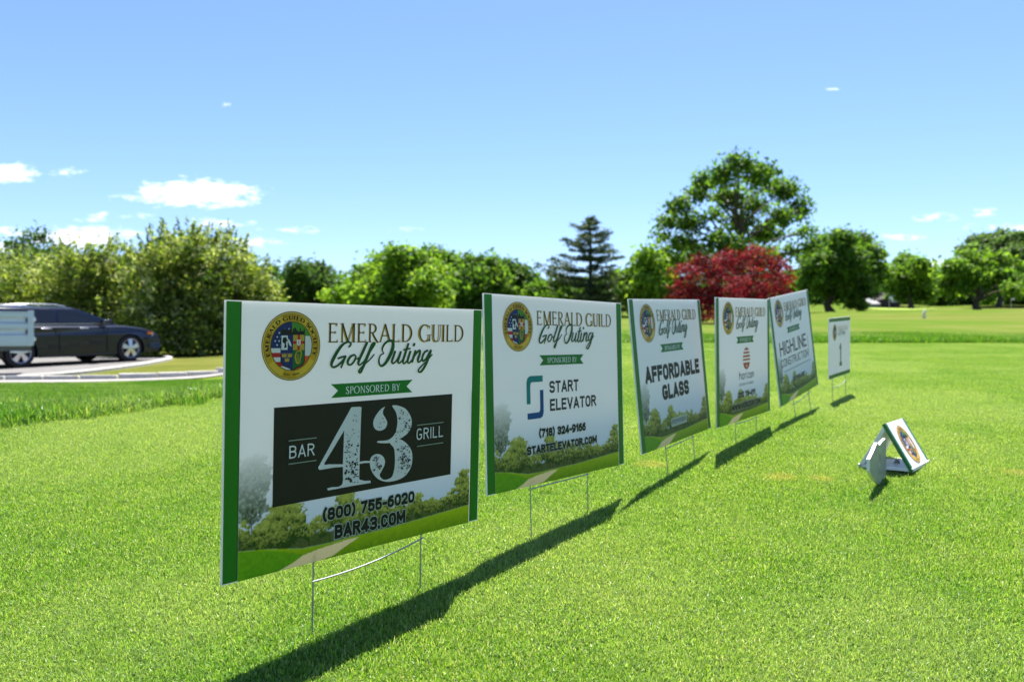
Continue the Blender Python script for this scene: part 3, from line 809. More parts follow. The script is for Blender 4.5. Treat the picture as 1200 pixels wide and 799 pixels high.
SCRIPT = [  # pen paths of the script line, x, y, width in the enlargement of the first sign
 [(183,245,6),(200,225,9),(197,207,10),(168,206,10),(132,230,14),(95,280,18),(65,335,19),(50,375,15),(58,398,11),(85,395,11),(120,368,10),(150,333,9),(164,313,7)],
 [(98,334,8),(130,321,10),(166,312,8)], [(160,316,9),(142,360,10),(124,406,7)],
 [(226,303,9),(198,318,12),(178,352,13),(180,376,11),(202,380,9),(226,355,9),(240,322,9),(232,304,8),(226,303,8)], [(234,325,5),(252,335,5),(264,322,5)],
 [(262,345,4),(295,285,5),(325,222,8),(326,210,12),(302,265,15),(272,330,14),(259,368,12),(270,383,7),(300,358,5)],
 [(295,368,5),(335,305,6),(378,238,7),(390,214,8),(380,209,9),(366,228,13),(345,282,16),(320,342,16),(297,398,14),(277,440,11),(264,436,9),(274,412,5),(312,374,5),(350,340,5),(386,298,4)],
 [(460,294,4),(446,262,7),(465,218,10),(500,194,12),(528,200,16),(529,248,19),(506,310,19),(472,368,15),(442,390,12),(425,376,10),(421,342,7),(434,306,5),(458,294,4)],
 [(548,272,11),(533,320,12),(521,356,11),(532,370,8),(560,345,6),(590,282,7)], [(593,276,11),(576,330,12),(568,358,10),(580,368,7),(606,342,5)],
 [(652,212,10),(632,275,12),(613,335,12),(607,362,10),(621,370,7),(646,343,5)], [(612,266,7),(640,258,8),(668,254,7)],
 [(668,272,11),(651,325,12),(644,358,10),(658,367,7),(682,338,5)], [(700,212,11),(690,236,12)],
 [(708,268,11),(692,320,12),(678,364,10)], [(688,330,5),(718,285,8),(740,268,10),(739,297,12),(726,335,12),(726,358,9),(740,356,6),(764,330,5)],
 [(806,268,9),(778,283,10),(759,325,10),(763,351,10),(786,338,8),(812,292,9),(830,264,9)], [(828,264,12),(806,330,13),(781,390,12),(752,432,11),(732,436,9),(730,420,6),(756,388,5),(800,345,4),(838,298,4)]]
def script_line(I, m, ox=0, oy=0, fat=1.0, add=0, xf=None):
    base = lambda a, b: zpx([(a+ox, b+oy)], 380, 370, 6.667)[0]
    f = base if xf is None else (lambda a, b: xf(*base(a, b)))
    for s in SCRIPT: I.stroke([(x, y, w*fat+add) for x, y, w in s], m, 6, False, f)

# ---- the printed photograph of a fairway along the foot of each sign
def landscape_mesh():
    W0, W1, H = 1.14, 22.9, 8.6; step = .055
    xs = np.arange(W0, W1+1e-6, step); ys = np.r_[np.arange(0, H+1e-6, step), np.linspace(H+.3, 18, 14)]; X, Y = np.meshgrid(xs, ys)
    r = np.random.default_rng(5)
    def vn(sc, seed):
        g = np.random.default_rng(seed).random((int(18/sc)+3, int(24/sc)+3)); a = X/sc; b = Y/sc; i = a.astype(int); j = b.astype(int); u = a-i; v = b-j
        u = u*u*(3-2*u); v = v*v*(3-2*v)
        return (g[j, i]*(1-u)+g[j, i+1]*u)*(1-v)+(g[j+1, i]*(1-u)+g[j+1, i+1]*u)*v
    fine = .5*vn(.11, 1)+.3*vn(.25, 2)+.2*vn(.6, 3)
    white = np.array(WHITE)
    sk = np.clip((Y-1.5)/6.5, 0, 1)[..., None]
    img = np.array((.42, .53, .66))*(1-sk)+white*sk
    img = img*(1-.0*sk)
    def over(mask, col): 
        nonlocal img
        img = img*(1-mask[..., None])+col*mask[..., None]
    def tree(cx, cy, rx, ry, n, base, dark, light, fade=1.0, by=None):
        by = by if by is not None else cy-ry*1.5
        tr = np.clip(1-np.abs(X-cx-.05*np.sin(Y*3))/(.10), 0, 1)*(Y < cy)*(Y > by)
        over(tr*fade, np.array((.05, .035, .02)))
        for k in range(n):
            a = r.uniform(0, 2*np.pi); q = r.uniform(0, 1)**.6; x = cx+rx*q*np.cos(a); y = cy+ry*q*np.sin(a); rr = r.uniform(.28, .55)*min(rx, ry)
            d = np.sqrt((X-x)**2+((Y-y)*1.2)**2)/rr+(fine-.5)*1.5
            m = np.clip((1-d)*5, 0, 1)
            li = np.clip(.45+.6*(Y-y)/rr+.35*(y-cy)/ry+(fine-.5)*1.6, 0, 1)[..., None]
            over(m*fade, np.array(dark)*(1-li)+np.array(light)*li)
    D, Lg = (.020, .055, .006), (.34, .38, .07)
    tree(2.0, 4.9, 1.0, 1.2, 60, None, (.06, .09, .05), (.28, .35, .25), .85, 4.8); tree(2.1, 6.5, 1.1, 1.4, 90, None, (.07, .10, .06), (.30, .37, .28), .85, 2)
    gy0 = np.interp(X, [1, 3.2, 6.1, 8, 10.8, 14, 18, 23], [2.0, 1.72, 1.2, 1.15, 1.2, 1.2, 1.35, 1.55])
    wood = np.clip((gy0+.75+.7*vn(.5, 9)-Y)*5, 0, 1)*np.clip((Y-gy0+.1)*10, 0, 1)
    over(wood, np.array((.025, .045, .008))+fine[..., None]*np.array((.07, .10, .025)))
    for k in range(60):
        tx = r.uniform(1.3, 22.7); m = np.clip(1-np.abs(X-tx)/.045, 0, 1)*(Y > gy0)*(Y < gy0+.9); over(m*.7, np.array((.16, .12, .07)))
    for (cx, cy, rx, ry, n) in ((1.5, 2.8, .5, .8, 16), (6.6, 2.3, .8, .6, 22), (7.6, 2.5, .7, .7, 20), (9.7, 3.1, 1.0, 1.1, 34), (11.2, 2.5, .9, .8, 26), (12.8, 2.6, .8, .7, 22), (14.0, 2.4, .8, .7, 22), (15.4, 2.4, .8, .7, 22), (17.0, 2.4, .85, .7, 26), (18.5, 2.1, .7, .5, 18), (19.6, 2.1, .7, .45, 18), (20.6, 2.3, .6, .5, 16), (4.5, 3.1, 1.35, 1.2, 60), (3.2, 2.6, .9, .8, 26), (22.2, 3.4, .8, .95, 34), (21.4, 2.5, .8, .6, 24), (22.5, 2.4, .5, .8, 20)):
        tree(cx, cy, rx*1.12, ry*1.1, int(n*1.5), None, D, Lg, 1.0, 1.3)
    gr = np.clip((gy0-Y)*12, 0, 1)
    li = np.clip(.25+.45*Y+.5*(fine-.5), 0, 1)[..., None]
    over(gr, np.array((.075, .20, .002))*(1-li)+np.array((.32, .46, .006))*li)
    left = np.clip((np.interp(X, [1, 3.2, 4.6, 6.2], [1.98, 1.65, 1.3, .75])-Y)*10, 0, 1)*(X < 6.4)
    over(left*.8, np.array((.055, .23, .003))+fine[..., None]*np.array((.06, .14, .003)))
    # sand path: left bank from (4.2,0) through (6,.66) to (10.6,1.05); right bank (7.2,0) (8.9,.15) (10.9,.9)
    pl = np.interp(Y, [0, .35, .66, .85, 1.02], [4.1, 5.3, 6.0, 7.4, 9.9]); pr = np.interp(Y, [0, .12, .3, .6, 1.02], [7.6, 8.8, 9.2, 10.0, 11.2])
    over(np.clip((X-pl)*6, 0, 1)*np.clip((pr-X)*6, 0, 1)*(Y < 1.02), np.array((.78, .62, .34))+(fine[..., None]-.5)*.07)
    fade = np.clip((8.3-Y)/(3.9), 0, 1); fade = (fade**.7)[..., None]
    bg = white
    img = img*fade+bg*(1-fade)
    n = X.shape
    V = np.stack([(X-12)*INCH, (Y-9)*INCH, np.full(n, .0)], -1).reshape(-1, 3)
    ii = np.arange(n[0]*n[1]).reshape(n)
    Q = np.stack([ii[:-1, :-1], ii[:-1, 1:], ii[1:, 1:], ii[1:, :-1]], -1).reshape(-1, 4)
    me = bpy.data.meshes.new('fairway_picture')
    me.vertices.add(len(V)); me.vertices.foreach_set('co', V.reshape(-1).astype(np.float32))
    me.loops.add(len(Q)*4); me.loops.foreach_set('vertex_index', Q.reshape(-1).astype(np.int32))
    me.polygons.add(len(Q)); me.polygons.foreach_set('loop_start', np.arange(0, len(Q)*4, 4, dtype=np.int32)); me.polygons.foreach_set('loop_total', np.full(len(Q), 4, np.int32))
    me.update(calc_edges=True)
    at = me.attributes.new('tint', 'FLOAT_COLOR', 'POINT'); c = np.ones((len(V), 4), np.float32); c[:, :3] = np.clip(img, 0, 1).reshape(-1, 3); at.data.foreach_set('color', c.reshape(-1))
    t = NT('ink_picture'); a = t.attr('tint').outputs['Color']; p = t.pbr(a, .42, .35)
    tr = t.n('ShaderNodeBsdfTranslucent'); t.l(a, tr.inputs[0]); mx = t.n('ShaderNodeMixShader'); mx.inputs[0].default_value = .40; t.l(p, mx.inputs[1]); t.l(tr.outputs[0], mx.inputs[2])
    me.materials.append(t.done(mx.outputs[0]))
    return me
LAND = landscape_mesh()

# ---- board: fluted plastic sheet with green bands down both edges
def board_material():
    t = NT('fluted_board')
    n = t.noise(5, 3, .6, t.obj()); wv = t.n('ShaderNodeTexWave', wave_type='BANDS', bands_direction='X'); t.l(t.obj(), wv.inputs[0]); wv.inputs['Scale'].default_value = 55
    c = t.mix(n, tuple(q*.97 for q in WHITE), tuple(q*1.03 for q in WHITE)); c = t.mix(t.math('MULTIPLY', wv.outputs[1], .035), c, (.55, .57, .58))
    p = t.pbr(c, .4, .4, bump=wv.outputs[1], bstr=.05, bdist=.001)
    tr = t.n('ShaderNodeBsdfTranslucent'); t.l(c, tr.inputs[0]); mx = t.n('ShaderNodeMixShader'); mx.inputs[0].default_value = .40; t.l(p, mx.inputs[1]); t.l(tr.outputs[0], mx.inputs[2])
    return t.done(mx.outputs[0])
M_BOARD = board_material()
M_WIRE = simple('galvanised_wire', (.30, .31, .31), .55, .5, .7, var=.2, scale=30)
TH = .0042
def board(name, w, h, parent, bands):
    mb = MB(); a, b = w*INCH/2, h*INCH/2
    mb.box((-a, -b, -TH), (a, b, 0))
    if bands == 'sides':        # the printed picture is the front skin between the two bands
        del mb.f[1]; del mb.m[1]; l_, r_ = (1.14-12)*INCH, (22.9-12)*INCH
        mb.add([(-a, -b, 0), (l_, -b, 0), (l_, b, 0), (-a, b, 0), (r_, -b, 0), (a, -b, 0), (a, b, 0), (r_, b, 0)], [(0, 1, 2, 3), (4, 5, 6, 7)])
    o = mb.build(name, M_BOARD, parent, recalc=bands != 'sides', bevel=0 if bands == 'sides' else .0004)
    if bands == 'sides':
        for x0, x1, e in ((.06, 1.13, 1.13), (22.92, 23.94, 22.92)):
            I = Ink(.00008); I.poly([(x0, .06), (x1, .06), (x1, 17.94), (x0, 17.94)], M_DKGREEN)
            I.poly([(e-.07, .06), (e+.0, .06), (e+.0, 17.94), (e-.07, 17.94)], M_BAND_D) if e < 12 else I.poly([(e, .06), (e+.07, .06), (e+.07, 17.94), (e, 17.94)], M_BAND_D)
            I.build('green_band', o)
    else:
        for y0, y1 in ((.08, .80), (11.2, 11.92)):
            I = Ink(.00008); I.poly([(.1, y0), (17.9, y0), (17.9, y1), (.1, y1)], M_TEEG)
            I.build('green_band', o, 9, 6)
    return o
M_BAND_D = ink('band_edge', (.006, .08, .006))

_e = Ink(.00030); emblem(_e, 4.92, 15.08, 2.33); EMB = _e.build('emblem', None)
_h = Ink(.00030)
HX0, HX1, HY0, HY1 = 7.88, 21.72, 15.30, 16.66
htxt = 'EMERALD GUILD'; hl = roman_len(htxt, .12, .06, .06, .06); hlg = roman_len(htxt, .13, .07, .07, .06); hld = roman_len(htxt, .085, .035, .055, .06)
put_roman(_h, htxt, M_HEADG, lambda u, v: (HX0-.05+u/hlg*(HX1-HX0), HY0-.01+v*(HY1-HY0)), .13, .07, .07, .06)
for _ in range(1): _h.base += .00025
put_roman(_h, htxt, M_HEAD, lambda u, v: (HX0+.015+u/hld*(HX1-HX0), HY0+v*(HY1-HY0)), .085, .035, .055, .06)
_h.base += .00015; script_line(_h, M_SCRIPT_D, 3, 2, 1.05, 4)
_h.base += .00015; script_line(_h, M_SCRIPT, 0, 0, 1.1, 2)
HEAD = _h.build('heading', None)
_r = Ink(.00030)
_r.poly([(8.22, 12.36), (16.06, 12.36), (15.45, 11.87), (16.06, 11.38), (8.26, 11.38), (8.85, 11.87)], M_BANNER)
_r.base += .0003; rl = roman_len('SPONSORED BY', .15, .07, .05, .08)
put_roman(_r, 'SPONSORED BY', M_OFFW, lambda u, v: (9.55+u/rl*5.2, 11.59+v*.53), .16, .075, .05, .08)
BANNER = _r.build('sponsor_banner', None)
for o in (EMB, HEAD, BANNER): COL.objects.unlink(o)

# ---- wire stake: an H of bent rod whose uprights run up inside the flutes
def wire_stake(parent, M, xs, legs, sag, rad=.0015, top=-.215, bar_y=-.262, w=.2286):
    """xs: the two local x positions; legs: ground z in world under each; M: sign's world matrix"""
    mb = MB()
    for x, g in zip(xs, legs):
        # find the local y where the rod meets the ground
        y = -.3
        for _ in range(6):
            p = M @ Vector((x, y, -TH/2)); gz = h1(p.x, p.y); y -= (p.z-gz)
        mb.tube([(x, top, -TH/2), (x, -w, -TH/2-.0005), (x, y-.05, -TH/2)], rad, 8)
    n = 9; pts = [(xs[0]-.004+(xs[1]-xs[0]+.008)*k/n, bar_y[0]+(bar_y[1]-bar_y[0])*k/n-sag*4*(k/n)*(1-k/n), .0005) for k in range(n+1)]
    mb.tube(pts, rad, 8)
    return mb.build('wire_stake', M_WIRE, parent, smooth=50)

def sign_root(i, label, group):
    p, xa, ya = SIGN_POSE[i]
    xa = Vector((xa[0], xa[2], xa[1])).normalized(); ya = Vector((ya[0], ya[2], ya[1])); ya = (ya-xa*ya.dot(xa)).normalized(); za = xa.cross(ya)
    M = Matrix((xa, ya, za)).transposed().to_4x4(); M.translation = Vector((p[0], p[2], p[1]+CAMZ))
    # the Empty stands at the sign's foot, turned with the sign
    o = bpy.data.objects.new('lawn_sign', None); COL.objects.link(o); o.empty_display_size = .1
    half = .2286 if i < 5 else .1524
    foot = M @ Vector((0, -half-.115, 0)); R = M.copy(); R.translation = foot
    o.matrix_world = R
    tag(o, label, 'sign', group)
    return o, M, Matrix.Translation((0, half+.115, 0))
def shift(o, M): o.data.transform(M)
GRP = 'sponsor signs in a row on the tee'
def make_sign(i, label, logo, xs, bar_y, sag):
    root, M, up = sign_root(i, label, GRP)
    b = board('board', 24, 18, root, 'sides'); b.matrix_local = up
    for src in (EMB, HEAD, BANNER):
        c = src.copy(); COL.objects.link(c); c.parent = b
    link('fairway_picture', LAND, b)
    logo(b)
    w = wire_stake(root, M, xs, (0, 0), sag, bar_y=bar_y); w.matrix_local = up
    return root

BOX = 'zoom'
def logo_bar(b):
    I = Ink(.00030)
    I.poly([(3.62, 4.38), (20.54, 4.38), (20.54, 11.01), (3.62, 11.01)], M_BLACK)
    I.base += .00025
    Z = lambda pts: zpx(pts, 310, 455, 5.4545)
    def shp(pts, sm=0):
        if sm: pts = [tuple(q) for q in cr_pts(pts, sm, True)]
        I.poly(Z(pts), M_OFFW)
    shp([(553,122),(560,119),(610,117),(619,121),(617,150),(606,470),(604,570),(606,584),(560,600),(496,612),(500,590),(500,480),(508,268),(512,240)])
    shp([(553,122),(508,268),(380,480),(362,505),(345,516),(342,503),(350,490),(440,325),(520,182)])
    shp([(345,496),(380,480),(384,488),(412,484),(502,484),(502,500),(440,505),(352,520),(342,512)])
    shp([(604,468),(640,462),(674,463),(674,474),(640,476),(604,482)])
    shp([(498,606),(606,582),(640,590),(676,588),(677,603),(560,622),(404,651),(399,638),(430,630),(470,628),(490,618)])
    shp([(768,117),(735,140),(702,188),(693,225),(705,258),(735,270),(770,255),(783,220),(772,190),(757,165),(757,140)], 4)
    shp([(815,110),(860,112),(905,135),(935,185),(938,235),(918,280),(880,312),(850,326),(800,348),(727,347),(724,336),(785,330),(825,300),(843,255),(848,200),(838,150)], 4)
    shp([(850,322),(900,345),(935,390),(944,440),(935,500),(905,550),(860,580),(800,595),(750,590),(715,570),(685,530),(672,480),(680,440),(710,420),(745,425),(767,455),(765,490),(745,530),(735,555),(755,580),(785,580),(815,560),(830,500),(832,430),(825,380),(800,345)], 4)
    I.base += .0003
    r = random.Random(12)
    def spk(n, x0, x1, y0, y1, s0, s1, slope=0):
        for _ in range(n):
            cx, cy, s = r.uniform(x0, x1), r.uniform(y0, y1), r.uniform(s0, s1); e = r.uniform(.5, 1.9); a = r.uniform(-.6, 1.2)
            pts = []
            for k in range(9):
                q = 2*math.pi*k/9; rr = s*r.uniform(.45, 1.2); px_, py_ = rr*math.cos(q), rr*math.sin(q)*e
                pts.append((cx+px_*math.cos(a)-py_*math.sin(a), cy+px_*math.sin(a)+py_*math.cos(a)+slope*(cx-x0)))
            I.poly(Z(pts), M_BLACK)
    spk(64, 512, 596, 350, 600, 2, 6.5); spk(26, 510, 590, 470, 600, 4, 9); spk(14, 545, 600, 150, 330, 1.5, 4); spk(18, 520, 560, 290, 420, 2, 5)
    spk(34, 855, 925, 140, 280, 1.5, 4.5); spk(16, 895, 930, 190, 280, 2, 5); spk(10, 835, 865, 270, 340, 2, 5)
    spk(60, 848, 928, 365, 545, 2, 5); spk(20, 870, 925, 420, 510, 3, 6.5); spk(26, 692, 748, 440, 525, 2.5, 6.5); spk(8, 715, 765, 190, 250, 1.5, 4)
    put_din(I, 'BAR', M_OFFW, 4.80, 6.86, 7.50, 8.36, .12, .16); put_din(I, 'GRILL', M_OFFW, 16.52, 19.46, 7.60, 8.50, .12, .2)
    for x0, x1, y in ((4.73, 7.02, 8.71), (4.75, 7.02, 7.14), (16.55, 19.48, 8.77), (16.58, 19.5, 7.11)):
        I.poly([(x0, y-.035), (x1, y-.035), (x1, y+.035), (x0, y+.035)], M_LINE)
    I.build('sponsor_logo', b)
    phone(b, ((('(800) 755-6020'), 7.72, 16.50, 2.72, 3.62), ('BAR43.COM', 8.78, 15.56, 1.28, 2.28)))
def phone(b, rows, pen=.25, halo=True):
    I = Ink(.00030)
    for text, x0, x1, y0, y1 in rows:
        if halo: put_din(I, text, M_HALO, x0, x1, y0, y1, pen, .07, .14)
    I.base += .00025
    for text, x0, x1, y0, y1 in rows: put_din(I, text, M_TXT, x0, x1, y0, y1, pen, .07)
    I.build('lettering', b)
def logo_start(b):
    I = Ink(.00030)
    def ell(pts, w, m): I.stroke([(x, y, w) for x, y in pts], m, 1)
    # two hooked bars turned against each other
    I.poly([(6.08, 7.73), (6.68, 7.73), (6.68, 9.55), (6.85, 9.80), (8.72, 9.80), (8.72, 10.40), (6.62, 10.40), (6.25, 10.22), (6.08, 9.85)], M_TEAL)
    I.poly([(8.80, 9.0), (8.22, 9.0), (8.22, 7.12), (8.05, 6.88), (6.16, 6.86), (6.16, 6.28), (8.28, 6.28), (8.64, 6.45), (8.80, 6.85)], M_TEALB)
    put_din(I, 'START', M_GREY_D, 9.82, 15.02, 8.62, 9.80, .20, .10); put_din(I, 'ELEVATOR', M_GREY_D, 9.86, 18.36, 6.85, 8.03, .20, .10)
    I.build('sponsor_logo', b)
    phone(b, (('(718) 324-9166', 7.95, 16.20, 4.42, 5.24), ('STARTELEVATOR.COM', 5.95, 18.30, 2.92, 3.72)))
M_GREY_D = ink('dark_grey_lettering', (.028, .033, .04))
def logo_glass(b):
    I = Ink(.00030)
    put_din(I, 'AFFORDABLE', M_TXT, 2.8, 21.4, 7.92, 9.90, .27, .06); put_din(I, 'GLASS', M_TXT, 7.55, 16.75, 5.48, 7.38, .27, .06)
    I.build('sponsor_logo', b)
    # a short row of pale outlined characters too small to read in the photograph
    I = Ink(.00030); I.poly([(9.6, 1.95), (15.0, 1.95), (15.0, 3.0), (9.6, 3.0)], M_HALO); I.base += .00025
    r = random.Random(4)
    for k in range(9):
        x = 9.8+k*.57; I.stroke([(x+.05, 2.2+r.random()*.2, .13), (x+.15, 2.75, .13), (x+.36, 2.75-r.random()*.25, .13), (x+.30, 2.2, .13)], M_GREY)
    I.build('lettering', b)
def logo_horizon(b):
    I = Ink(.00030); cx, cy, rx, ry = 12.6, 9.03, 1.62, 1.66
    def lens(y0, y1):
        n = 8; L = []; Rr = []
        for k in range(n+1):
            y = y0+(y1-y0)*k/n; f = math.sqrt(max(0, 1-((y-cy)/ry)**2)); L.append((cx-rx*f, y)); Rr.append((cx+rx*f, y))
        I.poly(Rr+L[::-1], M_TERRA)
    for y0, y1 in ((7.37, 8.42), (8.72, 8.98), (9.22, 9.52), (9.76, 10.04), (10.26, 10.69)): lens(y0, y1)
    I.base += .0003; I.stroke([(12.58, 7.68, .28), (12.6, 8.1, .42)], M_OFFW)
    I.base -= .0003
    def H(pts, w=.23): I.stroke([(x, y, w) for x, y in pts], M_GREY, 4)
    x = 9.35; y0, xh, asc = 6.02, 6.78, 7.12
    H([(x, y0), (x, asc+.1)]); H([(x, 6.45), (x+.3, xh), (x+.65, xh-.05), (x+.8, 6.4), (x+.8, y0)])
    H([(x+1.4, 6.1), (x+1.15, 6.4), (x+1.4, 6.75), (x+1.75, 6.75), (x+2.0, 6.4), (x+1.75, 6.08), (x+1.4, 6.08)])
    H([(x+2.45, y0), (x+2.45, xh)]); H([(x+2.45, 6.5), (x+2.7, xh), (x+2.95, xh)])
    H([(x+3.35, y0), (x+3.35, xh)]); I.poly([(x+3.26, 6.98), (x+3.44, 6.98), (x+3.44, 7.14), (x+3.26, 7.14)], M_GREY)
    I.stroke([(x+3.8, 6.74, .16), (x+4.2, 6.74, .16), (x+4.6, 6.74, .16)], M_GREY, 1); I.stroke([(x+4.6, 6.74, .16), (x+3.8, 6.1, .16)], M_GREY, 1); I.stroke([(x+3.8, 6.1, .16), (x+4.65, 6.1, .16)], M_GREY, 1)
    H([(x+5.0, 6.1), (x+4.85, 6.4), (x+5.05, 6.72), (x+5.35, 6.72), (x+5.55, 6.4), (x+5.35, 6.08), (x+5.0, 6.08)])
    H([(x+5.9, y0), (x+5.9, xh)]); H([(x+5.9, 6.45), (x+6.1, xh), (x+6.35, xh-.05), (x+6.5, 6.4), (x+6.5, y0)])
    put_din(I, 'DESIGN PAYMENT', M_GREY, 9.2, 15.85, 5.06, 5.44, .15, .2)
    I.build('sponsor_logo', b)
    phone(b, (('(212) 719-4111', 8.62, 16.5, 3.34, 4.2), ('WWW.HORIZON.COM', 5.95, 19.1, 1.68, 2.62)))
def logo_highline(b):
    I = Ink(.00030)
    put_din(I, 'HIGHLINE', M_TXT, 3.0, 19.2, 7.92, 10.28, .14, .12); put_din(I, 'CONSTRUCTION', M_GREY_D, 2.85, 19.6, 6.02, 7.40, .13, .12)
    I.poly([(3.9, 5.12), (20.5, 5.12), (20.5, 5.36), (3.9, 5.36)], M_PALE)
    I.poly([(20.0, 6.5), (20.35, 6.5), (20.35, 9.8), (20.0, 9.8)], M_PALE)
    I.build('sponsor_logo', b)
    phone(b, (('(212) 690-2007', 8.4, 16.1, 2.95, 3.75),), .22)

make_sign(0, 'nearest and largest sponsor sign, black box with distressed white 43, bar and grill', logo_bar, (-.125, .138), (-.263, -.236), .008)
make_sign(1, 'second sponsor sign from the front, teal and blue hooked logo reading start elevator', logo_start, (-.139, .115), (-.236, -.233), .0)
make_sign(2, 'third sponsor sign from the front, bold black words affordable glass, leaning left', logo_glass, (-.119, .124), (-.238, -.233), .001)
make_sign(3, 'fourth sponsor sign from the front, orange striped oval logo above the word horizon', logo_horizon, (-.105, .133), (-.236, -.236), .002)
make_sign(4, 'tilted sponsor sign reading highline construction, farthest of the five large signs', logo_highline, (-.11, .137), (-.248, -.236), .006)

# the small hole marker sign at the end of the row
root, M, up = sign_root(5, 'small white sign with a dark green number 1 at the far end of the row', None)
b = board('board', 18, 12, root, 'ends'); b.matrix_local = up
I = Ink(.00030); emblem(I, 4.5, 9.05, 1.62); I.build('emblem', b, 9, 6)
I = Ink(.00030); put_roman(I, htxt, M_HEADG, lambda u, v: (6.9+u/hl*8.6, 9.4+v*.8), .12, .06, .06, .06)
I.base += .0003; script_line(I, M_SCRIPT, 0, 0, 1.0, 2, lambda a, c: (7.0+(a-7.9)*.62, 8.05+(c-13.0)*.62)); I.build('heading', b, 9, 6)
I = Ink(.00030)
I.poly([(8.55, 2.1), (10.6, 2.1), (10.6, 2.75), (10.0, 3.0), (10.0, 6.7), (9.25, 6.7), (8.45, 5.95), (8.45, 5.35), (9.15, 5.75), (9.15, 3.0), (8.55, 2.75)], M_TEEG); I.build('hole_number', b, 9, 6)
w = wire_stake(root, M, (-.147, .138), (0, 0), .012, bar_y=(-.195, -.18), w=.1524, top=-.14); w.matrix_local = up
# ------------------------------------------------------------------ tee marker: three boards nailed into a triangle
M_PAINT = simple('white_gloss_and_sunlit_edge', (.74, .74, .75), .4, .5, var=.05, scale=14, bump=.03)
M_GEDGE = simple('green_paint', (.018, .14, .035), .4, .5, var=.2, scale=20)
M_BOLT = simple('steel_bolt', (.30, .29, .28), .4, .5, .8)
bx, by = 1.182, 2.566
ang = math.radians(-38.5)
bz = h1(1.25, 2.64)+.004
tm = thing('tee_marker', 'white triangular tee marker box with green edges and round gold emblem', 'tee marker', (bx, by, bz), ang)
HB, HT, DP, BT = .082, .146, .236, .011           # half base, height, depth, board thickness
# local frame: x along the base, y away from the viewer, z up
mb = MB(); mb.box((-HB, 0, 0), (HB, DP, BT)); mb.build('base_board', M_PAINT, tm, bevel=.001)
def lean_board(name, sgn):
    mb = MB(); foot = Vector((sgn*HB, 0, BT*.2)); top = Vector((0, 0, HT)); d = (top-foot).normalized(); n = Vector((-d.z*-sgn, 0, d.x*-sgn*-1))
    n = Vector((d.z*sgn, 0, -d.x*sgn)); n.normalize()      # outward
    prof = [foot, top, Vector((0, 0, HT-BT/abs(n.z))), Vector((foot.x-sgn*BT/abs(n.x), 0, foot.z))]
    mb.prism([(p.x, 0, p.z) for p in prof], (0, DP, 0)); o = mb.build(name, M_PAINT, tm, bevel=.001)
    return o, foot, top, d, n
lean_board('side_board', -1)
o, foot, top, d, n = lean_board('side_board', 1)
L = (top-foot).length
def face(u, v, h): return foot + d*(u*L) + Vector((0, v*DP, 0)) + n*h
for v0, v1 in ((.004, .06), (.94, .996)):
    mb = MB(); mb.prism([face(.0, v0, .0004), face(.995, v0, .0004), face(.995, v1, .0004), face(.0, v1, .0004)], n*.0008)
    mb.build('green_edging', M_GEDGE, o)
mb = MB(); mb.prism([foot+Vector((0, -.0006, 0))+n*.0004, top+Vector((0, -.0006, 0)), top-n*BT*.9+Vector((0, -.0006, 0)), foot-n*BT*.9+Vector((0, -.0006, 0))], (0, -.0008, 0))
mb.build('green_edging', M_GEDGE, o)
I = Ink(.0); emblem(I, 0, 0, 2.6)
e = I.build('emblem', o, 0, 0)
yv = d; xv = Vector((0, 1, 0)); zv = n
Mx = Matrix((xv, yv, xv.cross(yv))).transposed()
if Mx.col[2].dot(n) < 0: Mx = Matrix((-xv, yv, (-xv).cross(yv))).transposed()
Mx = Mx.to_4x4(); Mx.translation = face(.49, .5, .0012); e.matrix_local = Mx
mb = MB(); mb.tube([(.012, .10, BT), (.012, .10, BT+.006)], .009, 10); mb.tube([(.012, .10, BT+.006), (.012, .10, BT+.012)], .005, 8)
mb.build('bolt', M_BOLT, tm, smooth=40)

# the weathered wooden cut-out standing in front of it
t = NT('weathered_wood'); mp = t.n('ShaderNodeMapping'); t.l(t.obj(), mp.inputs[0]); mp.inputs['Scale'].default_value = (26, 26, 5)
wv = t.n('ShaderNodeTexWave', wave_type='RINGS'); t.l(mp.outputs[0], wv.inputs[0]); wv.inputs['Scale'].default_value = 1.4; wv.inputs['Distortion'].default_value = 5; wv.inputs['Detail'].default_value = 3
M_WOOD = t.done(t.pbr(t.mix(wv.outputs[1], (.10, .11, .105), (.40, .42, .42)), .42, .5, .25))
P0 = Vector((1.094, 2.407, 0)); nP = Vector((.82, -.57, 0)).normalized(); uP = Vector((.57, .82, 0)).normalized()
def onplane(x, y):
    dr = px(x, y, 1.0)-Vector((0, 0, CAMZ)); tt = P0.dot(nP)/dr.dot(nP); return dr*tt+Vector((0, 0, CAMZ))
outl = [(1019.3, 540), (1024, 530), (1028, 520.5), (1030.7, 523.5), (1034, 519), (1037.8, 515.5), (1038.8, 524), (1038.2, 533), (1038.5, 545), (1038.4, 556), (1037.6, 562), (1034.5, 562.5), (1033, 566), (1031.5, 570), (1028, 567.5), (1025, 563.5), (1021.5, 559), (1019.4, 554)]
pts = [onplane(*p) for p in outl]
gz = min(p.z for p in pts); P0z = h1(1.094, 2.407)
c0 = Vector((1.094, 2.407, P0z))
mk = thing('tee_marker', 'weathered grey wooden cut-out marker with jagged top standing beside the triangular box', 'tee marker', c0)
sh_ = P0z+.004-gz
mb = MB(); q = [p-c0+Vector((0, 0, sh_)) for p in pts]
mb.prism(q, -nP*.009, 0)
me_ = mb
o = mb.build('cutout', [M_WOOD, M_PAINT], mk)
for p in o.data.polygons:
    p.material_index = 0 if abs(p.normal.dot(nP)) > .9 else 1  # sunlight painted on the rim: white edges round the grey wooden faces
mb = MB(); mb.tube([Vector((0.012, .016, .02))-nP*.006, Vector((0.012, .016, -.05))-nP*.006], .004, 8); mb.build('spike', M_BOLT, mk)

